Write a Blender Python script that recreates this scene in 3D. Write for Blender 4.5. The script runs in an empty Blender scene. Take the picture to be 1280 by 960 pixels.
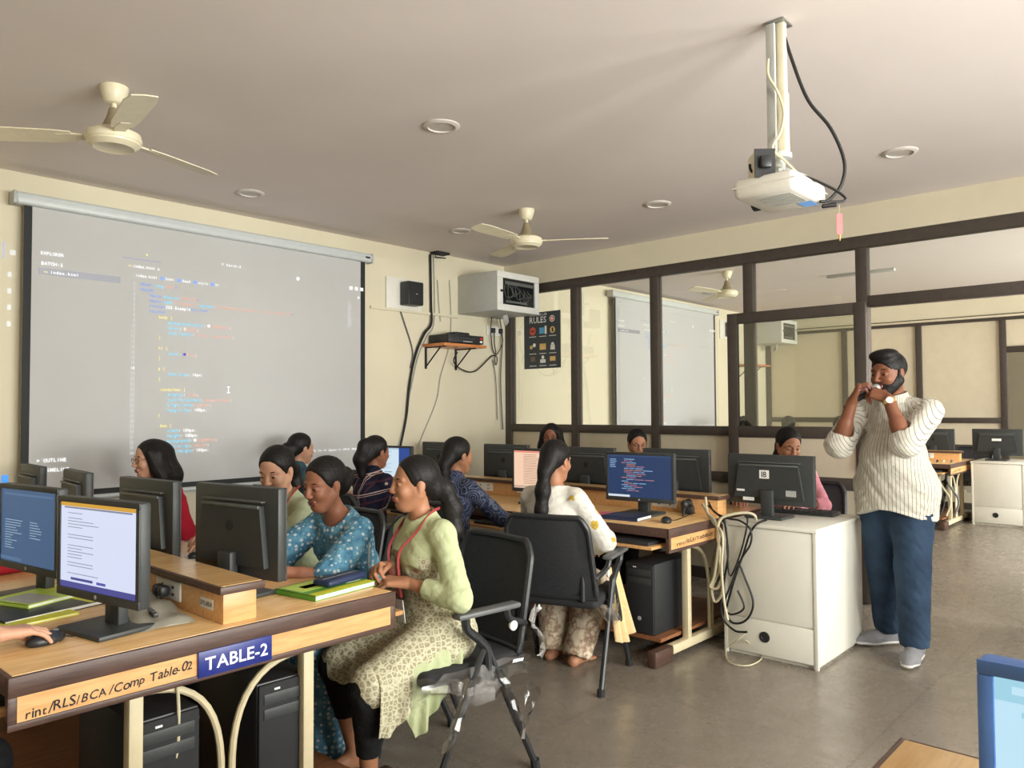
import bpy, bmesh, math, random
import numpy as np
from mathutils import Vector, Matrix, Euler, Quaternion
random.seed(7)
SC = bpy.context.scene
COL = SC.collection
EXPO = .66                                            # exposure of the picture, in stops
PI = math.pi
def R(d): return math.radians(d)
# ------------------------------------------------------------------ camera maths (pixel -> point on a known plane)
CAMH, YAW, PITCH, FPX, ROLL = 1.40, R(42.2), math.atan(32/970), 970.0, .0056
FW = Vector((math.cos(YAW)*math.cos(PITCH), math.sin(YAW)*math.cos(PITCH), math.sin(PITCH)))
_h = Vector((math.sin(YAW), -math.cos(YAW), 0)); _u = _h.cross(FW)
RT = _h*math.cos(ROLL) - _u*math.sin(ROLL)
UP = _u*math.cos(ROLL) + _h*math.sin(ROLL)
CAM = Vector((0, 0, CAMH))
def ray(px, py): return FW + RT*((px-640)/FPX) + UP*((480-py)/FPX)
def on_x(px, py, X): d = ray(px, py); return CAM + d*(X/d.x)
def on_y(px, py, Y): d = ray(px, py); return CAM + d*(Y/d.y)
def on_z(px, py, Z): d = ray(px, py); return CAM + d*((Z-CAMH)/d.z)
# ------------------------------------------------------------------ materials
def lin(c):
    if isinstance(c, str):
        c = tuple(int(c[i:i+2], 16) for i in (0, 2, 4))
    if max(c) > 1.0: c = tuple(v/255 for v in c)
    return tuple((v/12.92 if v <= .04045 else ((v+.055)/1.055)**2.4) for v in c[:3]) + (1.0,)
MATS = {}
class NT:
    def __init__(s, name):
        s.m = bpy.data.materials.new(name); s.m.use_nodes = True
        s.t = s.m.node_tree; s.b = s.t.nodes['Principled BSDF']; s.out = s.t.nodes['Material Output']
        MATS[name] = s.m
    def n(s, typ, **kw):
        nd = s.t.nodes.new(typ)
        for k, v in kw.items():
            if k.startswith('_'): nd.inputs[k[1:].replace('_', ' ')].default_value = v
            else: setattr(nd, k, v)
        return nd
    def l(s, a, b): s.t.links.new(a, b)
    def mix(s, fac, a, b, blend='MIX'):
        nd = s.t.nodes.new('ShaderNodeMix'); nd.data_type = 'RGBA'; nd.blend_type = blend
        for sock, v in ((nd.inputs[0], fac), (nd.inputs[6], a), (nd.inputs[7], b)):
            if hasattr(v, 'is_output'): s.l(v, sock)
            else: sock.default_value = v
        return nd.outputs[2]
    def ramp(s, fac, stops, interp='LINEAR'):
        nd = s.t.nodes.new('ShaderNodeValToRGB'); nd.color_ramp.interpolation = interp
        e = nd.color_ramp.elements
        while len(e) < len(stops): e.new(0.5)
        for i, (p, c) in enumerate(stops): e[i].position = p; e[i].color = c if len(c) == 4 else tuple(c)+(1,)
        s.l(fac, nd.inputs[0]); return nd.outputs[0]
    def math(s, op, a, b=None):
        nd = s.t.nodes.new('ShaderNodeMath'); nd.operation = op
        for i, v in enumerate((a, b)):
            if v is None: continue
            if hasattr(v, 'is_output'): s.l(v, nd.inputs[i])
            else: nd.inputs[i].default_value = v
        return nd.outputs[0]
    def coord(s, scale=(1, 1, 1), rot=(0, 0, 0)):
        tc = s.n('ShaderNodeTexCoord'); mp = s.n('ShaderNodeMapping')
        mp.inputs['Scale'].default_value = scale; mp.inputs['Rotation'].default_value = rot
        s.l(tc.outputs['Object'], mp.inputs[0]); return mp.outputs[0]
    def noise(s, vec, scale, detail=3, rough=.55):
        nd = s.n('ShaderNodeTexNoise'); nd.inputs['Scale'].default_value = scale
        nd.inputs['Detail'].default_value = detail; nd.inputs['Roughness'].default_value = rough
        s.l(vec, nd.inputs['Vector']); return nd.outputs['Fac']
    def bump(s, h, strength=.2, dist=.002):
        nd = s.n('ShaderNodeBump'); nd.inputs['Strength'].default_value = strength; nd.inputs['Distance'].default_value = dist
        s.l(h, nd.inputs['Height']); s.l(nd.outputs[0], s.b.inputs['Normal'])
    def base(s, c):
        if hasattr(c, 'is_output'): s.l(c, s.b.inputs['Base Color'])
        else: s.b.inputs['Base Color'].default_value = c
    def set(s, rough=.5, metal=0., spec=.5, **kw):
        s.b.inputs['Roughness'].default_value = rough; s.b.inputs['Metallic'].default_value = metal
        s.b.inputs['Specular IOR Level'].default_value = spec
        for k, v in kw.items(): s.b.inputs[k].default_value = v
def mat(name, c, rough=.5, metal=0., var=.08, vs=18, bump=0., bs=90, spec=.5, **kw):
    """plain surface with a little procedural unevenness"""
    if name in MATS: return MATS[name]
    t = NT(name); v = t.coord(); c = lin(c)
    n = t.noise(v, vs)
    d = tuple(x*(1-var) for x in c[:3])+(1,); e = tuple(min(1, x*(1+var)) for x in c[:3])+(1,)
    t.base(t.ramp(n, [(.3, d), (.7, e)])); t.set(rough, metal, spec, **kw)
    if bump: t.bump(t.noise(v, bs, 4), bump)
    return t.m
def glow(name, c, strength=1.):
    if name in MATS: return MATS[name]
    t = NT(name); t.base((.02, .02, .02, 1)); t.set(.35)
    t.b.inputs['Emission Color'].default_value = lin(c); t.b.inputs['Emission Strength'].default_value = strength*2**-EXPO
    return t.m
def wood(name, c1, c2, scale=(1, 1, 1), rough=.32, gs=14):
    if name in MATS: return MATS[name]
    t = NT(name); v = t.coord(scale)
    n1 = t.noise(v, gs, 6, .62); n2 = t.noise(v, gs*6, 3)
    c = t.ramp(n1, [(.3, lin(c1)), (.62, lin(c2))])
    t.base(t.mix(t.math('MULTIPLY', n2, .25), c, lin(c1))); t.set(rough, spec=.5)
    t.bump(n2, .05); return t.m
def clear(name, tint=(1, 1, 1), gloss=.06, rough=.02):
    """clear pane or film: see-through with a weak mirror coat"""
    if name in MATS: return MATS[name]
    t = NT(name); t.t.nodes.remove(t.b)
    tr = t.n('ShaderNodeBsdfTransparent'); tr.inputs[0].default_value = tuple(tint)+(1,)
    gl = t.n('ShaderNodeBsdfGlossy'); gl.inputs['Roughness'].default_value = rough
    fr = t.n('ShaderNodeFresnel'); fr.inputs[0].default_value = 1.45
    mx = t.n('ShaderNodeMixShader')
    t.l(t.math('MINIMUM', t.math('ADD', fr.outputs[0], gloss-.035), 1.), mx.inputs[0])
    t.l(tr.outputs[0], mx.inputs[1]); t.l(gl.outputs[0], mx.inputs[2]); t.l(mx.outputs[0], t.out.inputs[0])
    return t.m
# ------------------------------------------------------------------ objects
def tag(o, label=None, cat=None, group=None, kind=None):
    if label: o['label'] = label
    if cat: o['category'] = cat
    if group: o['group'] = group
    if kind: o['kind'] = kind
    return o
def thing(name, label, cat, loc=(0, 0, 0), rz=0., group=None):
    o = bpy.data.objects.new(name, None); COL.objects.link(o)
    o.empty_display_size = .05
    o.location = loc; o.rotation_euler = (0, 0, rz)
    return tag(o, label, cat, group)
def kids(o): return list(o.children)
def dup(root, loc, rz=None, label=None, group=None):
    r = root.copy(); COL.objects.link(r); r.location = loc
    if rz is not None: r.rotation_euler = (0, 0, rz)
    if label: r['label'] = label
    if group: r['group'] = group
    for ch in list(KID.get(root.name, ())):
        c = ch.copy(); COL.objects.link(c); c.parent = r; KID.setdefault(r.name, []).append(c)
        for g in list(KID.get(ch.name, ())):
            d = g.copy(); COL.objects.link(d); d.parent = c; KID.setdefault(c.name, []).append(d)
    return r
KID = {}
def link_mesh(name, me, mats, parent=None, smooth=40, loc=None, kind=None):
    me.name = name
    for m in (mats if isinstance(mats, (list, tuple)) else [mats]): me.materials.append(m)
    if smooth and len(me.polygons):
        me.polygons.foreach_set('use_smooth', [True]*len(me.polygons))
        if smooth < 180: me.set_sharp_from_angle(angle=R(smooth))
    o = bpy.data.objects.new(name, me); COL.objects.link(o)
    if loc is not None: o.location = loc
    if parent is not None: o.parent = parent; KID.setdefault(parent.name, []).append(o)
    if kind: o['kind'] = kind
    return o
class B:
    """collects shapes, then links them as ONE mesh object"""
    def __init__(s): s.bm = bmesh.new(); s.mi = 0
    def _fin(s, fs):
        for f in fs: f.material_index = s.mi
    def box(s, c, sz, rot=None, bev=0., seg=2):
        M = Matrix.Translation(Vector(c))
        if rot is not None: M = M @ (rot.to_4x4() if isinstance(rot, Matrix) else Euler(rot).to_matrix().to_4x4())
        M = M @ Matrix.Diagonal((sz[0], sz[1], sz[2], 1))
        vs = bmesh.ops.create_cube(s.bm, size=1., matrix=M)['verts']
        fs = {f for v in vs for f in v.link_faces}; s._fin(fs)
        if bev:
            es = list({e for v in vs for e in v.link_edges})
            bmesh.ops.bevel(s.bm, geom=es, offset=min(bev, min(sz)*.49), segments=seg, affect='EDGES', profile=.5)
        return s
    def span(s, lo, hi, bev=0.):
        return s.box([(a+b)/2 for a, b in zip(lo, hi)], [abs(b-a) for a, b in zip(lo, hi)], None, bev)
    def tube(s, pts, r, n=8, caps=True, flat=None, closed=False):
        pts = [Vector(p) for p in pts]
        m = len(pts); rs = r if isinstance(r, (list, tuple)) else [r]*m
        rings = []; up = None
        for i, p in enumerate(pts):
            a = pts[i-1] if (i or closed) else p; b = pts[(i+1) % m] if (i < m-1 or closed) else p
            t = (b-a).normalized()
            if up is None:
                up = Vector((0, 0, 1)) if abs(t.z) < .9 else Vector((1, 0, 0))
            u = (up - t*up.dot(t)).normalized(); w = t.cross(u); up = u
            ring = []
            for k in range(n):
                an = 2*PI*(k+.5)/n
                fu, fw = (1, 1) if flat is None else flat
                ring.append(s.bm.verts.new(p + u*math.cos(an)*rs[i]*fu + w*math.sin(an)*rs[i]*fw))
            rings.append(ring)
        fs = []
        for i in range(m if closed else m-1):
            A, Bq = rings[i], rings[(i+1) % m]
            for k in range(n): fs.append(s.bm.faces.new((A[k], A[(k+1) % n], Bq[(k+1) % n], Bq[k])))
        if caps and not closed:
            fs.append(s.bm.faces.new(rings[0][::-1])); fs.append(s.bm.faces.new(rings[-1]))
        s._fin(fs); return s
    def lathe(s, prof, n=24, M=None):
        M = M or Matrix.Identity(4); rings = []
        for r, z in prof:
            if r < 1e-5: rings.append([s.bm.verts.new(M @ Vector((0, 0, z)))])
            else: rings.append([s.bm.verts.new(M @ Vector((r*math.cos(2*PI*k/n), r*math.sin(2*PI*k/n), z))) for k in range(n)])
        fs = []
        for A, Bq in zip(rings, rings[1:]):
            for k in range(n):
                k2 = (k+1) % n
                q = [A[0]] if len(A) == 1 else [A[k], A[k2]]
                q += [Bq[0]] if len(Bq) == 1 else [Bq[k2], Bq[k]]
                if len(q) > 2: fs.append(s.bm.faces.new(q))
        if len(rings[0]) > 1: fs.append(s.bm.faces.new(rings[0][::-1]))
        if len(rings[-1]) > 1: fs.append(s.bm.faces.new(rings[-1]))
        s._fin(fs); return s
    def prism(s, poly, h, M=None):
        M = M or Matrix.Identity(4)
        a = [s.bm.verts.new(M @ Vector((x, y, 0))) for x, y in poly]; b = [s.bm.verts.new(M @ Vector((x, y, h))) for x, y in poly]
        n = len(poly); fs = [s.bm.faces.new(a[::-1]), s.bm.faces.new(b)]
        for i in range(n): fs.append(s.bm.faces.new((a[i], a[(i+1) % n], b[(i+1) % n], b[i])))
        s._fin(fs); return s
    def face(s, pts):
        s._fin([s.bm.faces.new([s.bm.verts.new(Vector(p)) for p in pts])]); return s
    def sheet(s, fn, nu, nv, thick=None):
        g = [[s.bm.verts.new(Vector(fn(i/nu, j/nv))) for j in range(nv+1)] for i in range(nu+1)]
        s._fin([s.bm.faces.new((g[i][j], g[i+1][j], g[i+1][j+1], g[i][j+1])) for i in range(nu) for j in range(nv)]); return s
    def sph(s, c, r, u=16, v=10):
        r = r if isinstance(r, (tuple, list)) else (r, r, r)
        vs = bmesh.ops.create_uvsphere(s.bm, u_segments=u, v_segments=v, radius=1., matrix=Matrix.Translation(Vector(c)) @ Matrix.Diagonal((*r, 1)))['verts']
        s._fin({f for q in vs for f in q.link_faces}); return s
    def text(s, txt, M, size, adv=None, jit=0.):
        """flat lettering in the xy plane of M; adv: fixed advance per letter (monospace)"""
        x = 0.
        for ch in txt:
            vs, fs, w = GLYPH.get(ch, ((), (), .3))
            if adv is None: sx, ox, step = size, 0., (w+.06)*size
            else:
                sx = min(size, adv*.92/max(w, .2)); ox = (adv - w*sx)/2; step = adv
            if jit: ca = random.uniform(-jit, jit); cs = 1+random.uniform(-jit, jit); cy = random.uniform(-jit, jit)*size*.3; vs = [((a+b*(ca+.22))*cs, b*cs-a*ca*.6+cy/size) for a, b in vs]
            bv = [s.bm.verts.new(M @ Vector((x+ox+a*sx, b*size, 0))) for a, b in vs]
            out = []
            for f in fs:
                try: out.append(s.bm.faces.new([bv[i] for i in f]))
                except ValueError: pass
            s._fin(out); x += step
        return x
    def build(s, name, mats, parent=None, loc=None, smooth=40, kind=None, norm=True):
        if norm: bmesh.ops.recalc_face_normals(s.bm, faces=s.bm.faces)
        me = bpy.data.meshes.new(name); s.bm.to_mesh(me); s.bm.free()
        return link_mesh(name, me, mats, parent, smooth, loc, kind)
def twidth(txt, size): return sum((GLYPH.get(c, ((), (), .3))[2]+.06)*size for c in txt)
def arc(p0, p1, p2, n=10):
    p0, p1, p2 = Vector(p0), Vector(p1), Vector(p2)
    return [p0*(1-t)**2 + p1*2*t*(1-t) + p2*t*t for t in (i/n for i in range(n+1))]
def spline(pts, n=6):
    pts = [Vector(p) for p in pts]; out = []
    for i in range(len(pts)-1):
        a = pts[max(i-1, 0)]; b = pts[i]; c = pts[i+1]; d = pts[min(i+2, len(pts)-1)]
        for k in range(n):
            t = k/n
            out.append(.5*((2*b)+(c-a)*t+(2*a-5*b+4*c-d)*t*t+(3*b-a-3*c+d)*t**3))
    out.append(pts[-1]); return out
def frame(o, x, y):
    """matrix whose local x,y run along the given world directions"""
    x = Vector(x).normalized(); y = Vector(y); y = (y-x*y.dot(x)).normalized(); z = x.cross(y)
    M = Matrix((x, y, z)).transposed().to_4x4(); M.translation = Vector(o); return M
GLYPH = {}
def make_glyphs():
    chars = 'ABCDEFGHIJKLMNOPQRSTUVWXYZabcdefghijklmnopqrstuvwxyz0123456789<>=/"-:;{}.,()>%+#@&!\'x'
    tmp = []
    for ch in dict.fromkeys(chars):
        cu = bpy.data.curves.new('g', 'FONT'); cu.body = ch; cu.size = 1.; cu.resolution_u = 2; cu.offset = .014
        o = bpy.data.objects.new('g', cu); COL.objects.link(o); tmp.append((ch, o, cu))
    dg = bpy.context.evaluated_depsgraph_get(); dg.update()
    for ch, o, cu in tmp:
        me = bpy.data.meshes.new_from_object(o.evaluated_get(dg))
        vs = [(v.co.x, v.co.y) for v in me.vertices]; fs = [tuple(p.vertices) for p in me.polygons]
        x0 = min(v[0] for v in vs); x1 = max(v[0] for v in vs)
        GLYPH[ch] = ([(a-x0, b) for a, b in vs], fs, x1-x0)
        bpy.data.meshes.remove(me)
    for ch, o, cu in tmp: bpy.data.objects.remove(o); bpy.data.curves.remove(cu)
make_glyphs()
# ================================================================== shared materials
M = {}
M['wall'] = mat('wall_paint', (218, 210, 185), .75, var=.025, vs=3, bump=.06, bs=60)
M['ceil'] = mat('ceiling_paint', (220, 211, 206), .85, var=.03, vs=1.2, bump=.05, bs=40)
M['panel'] = mat('laminate_panel', (214, 203, 178), .5, var=.03, vs=8)
M['dark_frame'] = mat('dark_bronze_frame', (72, 64, 58), .45, var=.1, vs=20)
M['pane'] = clear('window_pane', (.96, .97, .95), .07)
M['film'] = clear('plastic_film', (.86, .86, .86), .22, .25)
M['black'] = mat('black_plastic', (40, 42, 44), .42, var=.12, vs=30, bump=.03, bs=300)
M['mon'] = mat('monitor_plastic', (54, 57, 57), .48, var=.1, vs=25, bump=.03, bs=400)
M['mon_hi'] = mat('monitor_plastic_ridge', (92, 96, 94), .45)
M['soft_black'] = mat('soft_black', (34, 35, 37), .8)
M['grey'] = mat('grey_plastic', (92, 94, 94), .5)
M['lgrey'] = mat('light_grey', (176, 178, 174), .5)
M['white'] = mat('white_plastic', (226, 224, 214), .4, var=.03)
M['offwhite'] = mat('ivory_enamel', (224, 216, 188), .38, var=.05)
M['fan_band'] = mat('fan_bronze_band', (160, 148, 120), .4, .3)
M['chrome'] = mat('bright_metal', (205, 205, 205), .22, 1., var=.03)
M['steel'] = mat('grey_steel', (150, 152, 150), .35, .8)
M['wood'] = wood('beech_laminate', (204, 160, 104), (226, 188, 132), (1.2, 10, 10), .24, 5)
M['wood_x'] = wood('beech_apron', (198, 146, 90), (220, 172, 116), (1.5, 14, 14), .4, 5)
M['wood_edge'] = wood('walnut_edge', (62, 43, 36), (90, 66, 56), (1.5, 16, 16), .45, 5)
M['wood_o'] = wood('orange_laminate', (186, 112, 62), (214, 142, 86), (1.2, 10, 10), .3, 5)
M['wood_low'] = wood('dark_low_shelf', (120, 76, 48), (156, 104, 68), (1.2, 10, 10), .5, 5)  # low shelf wood, darker than the tabletop
M['cream_tube'] = mat('cream_powder_coat', (206, 194, 160), .45, var=.05)
M['cab'] = mat('white_laminate', (226, 224, 212), .42, var=.03, vs=4)
M['cable_b'] = mat('black_cable', (20, 20, 20), .5)
M['cable_w'] = mat('ivory_cable', (198, 190, 160), .5)
M['paper'] = mat('paper', (236, 234, 226), .7)
M['red'] = mat('red_cloth', (178, 24, 44), .8)
M['green_p'] = mat('green_print', (96, 160, 52), .45)
M['yellow_p'] = mat('yellow_print', (222, 222, 50), .45)
M['lime'] = mat('lime_print', (198, 226, 92), .45)
M['blue_p'] = mat('navy_cover', (38, 50, 84), .5)
M['pink_p'] = mat('pink_cover', (214, 110, 128), .5)
M['label_w'] = mat('white_sticker', (240, 240, 236), .5)
M['ink'] = mat('ink', (24, 22, 22), .7)
M['sign_blue'] = mat('sign_blue', (28, 42, 120), .35)
M['sign_white'] = mat('sign_white', (244, 244, 244), .4)
M['seat'] = mat('black_seat_fabric', (38, 39, 41), .85, bump=.15, bs=220)
def _mesh():
    t = NT('chair_mesh'); v = t.coord()
    w = t.n('ShaderNodeTexVoronoi'); w.inputs['Scale'].default_value = 240; t.l(v, w.inputs['Vector'])
    t.base(t.ramp(w.outputs['Distance'], [(.2, lin((26, 27, 29))), (.6, lin((50, 52, 56)))])); t.set(.75)
    tr = t.n('ShaderNodeBsdfTransparent'); mx = t.n('ShaderNodeMixShader')
    mx.inputs[0].default_value = .90
    t.l(tr.outputs[0], mx.inputs[1]); t.l(t.b.outputs[0], mx.inputs[2]); t.l(mx.outputs[0], t.out.inputs[0])
    M['mesh'] = t.m
_mesh()
def _floor():
    t = NT('stone_floor'); v = t.coord()
    n = t.noise(v, 1.1, 5, .6); n2 = t.noise(v, 9, 5, .65)
    c = t.ramp(n, [(.3, lin((132, 123, 110))), (.7, lin((152, 142, 130)))])
    c = t.mix(t.math('MULTIPLY', n2, .45), c, lin((90, 84, 74)))
    br = t.n('ShaderNodeTexBrick'); br.offset = 0.; br.inputs['Scale'].default_value = 1.
    br.inputs['Mortar Size'].default_value = .0035; br.inputs['Brick Width'].default_value = 1.1; br.inputs['Row Height'].default_value = 1.1
    t.l(v, br.inputs['Vector'])
    t.base(t.mix(t.math('MULTIPLY', br.outputs['Fac'], .45), c, lin((82, 76, 66)))); t.set(.3, spec=.5)
    t.l(t.ramp(n2, [(.3, (.2, .2, .2)), (.75, (.38, .38, .38))]), t.b.inputs['Roughness'])
    M['floor'] = t.m
_floor()
# ================================================================== the rooms
X0, X1, X2, X3 = -1.6, 5.88, 12.1, 15.4
Y0, Y1, ZC = -2.6, 5.39, 2.87
DX = 6.2
def S(name, lo, hi, m, bev=0., parent=None):
    b = B(); b.span(lo, hi, bev); return b.build(name, m, parent, kind='structure')
S('floor', (X0, Y0, -.12), (X3, Y1, 0), M['floor'])
S('ceiling', (X0, Y0, ZC), (X3, Y1, ZC+.12), M['ceil'])
S('wall_left', (X0, Y1, 0), (X3, Y1+.15, ZC), M['wall'])
S('wall_rear', (X0-.15, Y0-.15, 0), (X0, Y1+.15, ZC), M['wall'])
S('wall_far', (X3, Y0-.15, 0), (X3+.15, Y1+.15, ZC), M['wall'])
WIN = [(0.2, 1.7), (2.1, 3.6), (4.0, 5.5), (6.3, 7.8), (8.2, 9.7), (10.1, 11.6), (12.8, 14.4)]
WZ0, WZ1 = .85, 2.35
def near_wall():
    b = B(); b.span((X0, Y0-.15, 0), (X3, Y0, WZ0)); b.span((X0, Y0-.15, WZ1), (X3, Y0, ZC))
    xs = [X0]+[v for w in WIN for v in w]+[X3]
    for i in range(0, len(xs), 2): b.span((xs[i], Y0-.15, WZ0), (xs[i+1], Y0, WZ1))
    b.build('wall_near', M['wall'], kind='structure')
    for i, (a, c) in enumerate(WIN):
        w = thing('window_%d' % (i+1), None, None, ((a+c)/2, Y0-.07, WZ0)); w['kind'] = 'structure'
        h = WZ1-WZ0; hw = (c-a)/2
        f = B()
        for lo, hi in (((-hw, -.03, 0), (hw, .03, .05)), ((-hw, -.03, h-.05), (hw, .03, h)), ((-hw, -.03, .05), (-hw+.05, .03, h-.05)),
                       ((hw-.05, -.03, .05), (hw, .03, h-.05)), ((-.025, -.03, .05), (.025, .03, h-.05))): f.span(lo, hi)
        f.build('window_frame', M['dark_frame'], w)
        p = B(); p.span((-hw+.05, -.004, .05), (hw-.05, .004, h-.05)); p.build('pane', M['pane'], w)
near_wall()
# ---- glazed partition between the rooms, and the panelled one of the next room
def partition(X, glass, posts, tn, wn):
    T = .04; door = 4 if glass else 3
    for y in posts:
        S('trim_%d' % tn, (X-T, y-.04, 0), (X+T, y+.04, 2.56), M['dark_frame'], .004); tn += 1
    S('trim_%d' % tn, (X-T, Y0, 2.56), (X+T, Y1, 2.645), M['dark_frame'], .004); tn += 1
    S('wall_right' if glass else 'wall_right_next_room', (X-.05, Y0, 2.645), (X+.05, Y1, ZC), M['wall'])
    for i, (a, b) in enumerate(zip(posts, posts[1:])):
        y1, y0 = a-.04, b+.04
        if i == door:                                  # the doorway, with a transom over it
            S('trim_%d' % tn, (X-T, y0, 2.125), (X+T, y1, 2.205), M['dark_frame'], .004); tn += 1
            z0 = 2.205
        else:
            for za, zb in ((1.18, 1.255), (.805, .885), (0., .09)):
                S('trim_%d' % tn, (X-T, y0, za), (X+T, y1, zb), M['dark_frame'], .004); tn += 1
            for za, zb in ((.09, .805), (.885, 1.18)):
                S('trim_%d' % tn, (X-.012, y0, za), (X+.012, y1, zb), M['panel']); tn += 1
            z0 = 1.255
        w = B(); w.span((X-.004, y0, z0), (X+.004, y1, 2.56))
        w.build('window_%d' % wn if glass else 'trim_%d' % tn, M['pane'] if glass else M['panel'], kind='structure')
        if glass: wn += 1
        else: tn += 1
    return tn, wn
tn, wn = partition(X1, True, [5.35, 4.50, 3.62, 2.75, 1.88, .76, -.3, -1.4, -2.555], 1, 8)
tn, wn = partition(X2, False, [5.35, 4.15, 3.12, 2.09, 1.0, -.1, -1.3, -2.555], tn, wn)
# ---- the glazed door leaf standing open against the partition
d = thing('door_1', None, None, (5.815, 2.375, .01)); d['kind'] = 'structure'
b = B(); hw, h = .535, 2.15
for lo, hi in (((-.02, -hw, 0), (.02, -hw+.085, h)), ((-.02, hw-.085, 0), (.02, hw, h)), ((-.02, -hw+.085, h-.085), (.02, hw-.085, h)),
               ((-.02, -hw+.085, 1.16), (.02, hw-.085, 1.25)), ((-.02, -hw+.085, .79), (.02, hw-.085, .88)), ((-.02, -hw+.085, 0), (.02, hw-.085, .16))): b.span(lo, hi, .004)
b.build('door_frame', M['dark_frame'], d)
b = B(); b.span((-.004, -hw+.085, 1.25), (.004, hw-.085, h-.085)); b.build('pane', M['pane'], d)
b = B(); b.span((-.01, -hw+.085, .16), (.01, hw-.085, .79)); b.span((-.01, -hw+.085, .88), (.01, hw-.085, 1.16)); b.build('door_panel', M['panel'], d)
b = B(); b.tube([(-.02, -hw+.04, .95), (-.06, -hw+.04, .95), (-.06, -hw+.04, 1.09), (-.02, -hw+.04, 1.09)], .008); b.build('door_handle', M['steel'], d)
# wall trunking along the screen wall, a rail pipe in the next room
S('trim_%d' % tn, (4.12, Y1-.02, 2.28), (5.17, Y1, 2.305), M['wall'], .003); tn += 1
S('trim_%d' % tn, (X2-.09, Y0, 2.60), (X2-.055, Y1, 2.63), M['wall'], .006); tn += 1
S('baseboard_left', (X0, Y1-.012, 0), (X1-.05, Y1, .1), M['dark_frame'], .003)
# ================================================================== light: daylight through the windows
def area(name, loc, rot, sx, sy, power, col=(1, 1, 1)):
    l = bpy.data.lights.new(name, 'AREA'); l.shape = 'RECTANGLE'; l.size = sx; l.size_y = sy; l.energy = power; l.color = col
    o = bpy.data.objects.new(name, l); COL.objects.link(o); o.location = loc; o.rotation_euler = rot; return o
WP = [165, 165, 105, 200, 200, 190, 110]
for i, (a, c) in enumerate(WIN):
    area('window_daylight', ((a+c)/2, Y0-.2, (WZ0+WZ1)/2), (R(90+13), 0, 0), 1.4, 1.4, WP[i], (1., .975, .95))
wd = bpy.data.worlds.new('World'); SC.world = wd; wd.use_nodes = True
wd.node_tree.nodes['Background'].inputs[0].default_value = (.75, .86, 1., 1); wd.node_tree.nodes['Background'].inputs[1].default_value = 1.2
# ================================================================== camera
cam = bpy.data.cameras.new('camera'); co = bpy.data.objects.new('camera', cam); COL.objects.link(co)
cam.sensor_width = 36; cam.lens = 36*FPX/1280; cam.clip_start = .02
Mx = Matrix((RT, UP, -FW)).transposed().to_4x4(); Mx.translation = CAM; co.matrix_world = Mx
SC.camera = co
SC.view_settings.view_transform = 'Standard'; SC.view_settings.look = 'None'; SC.view_settings.gamma = 1.
SC.view_settings.use_curve_mapping = False; SC.view_settings.exposure = EXPO
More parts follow.
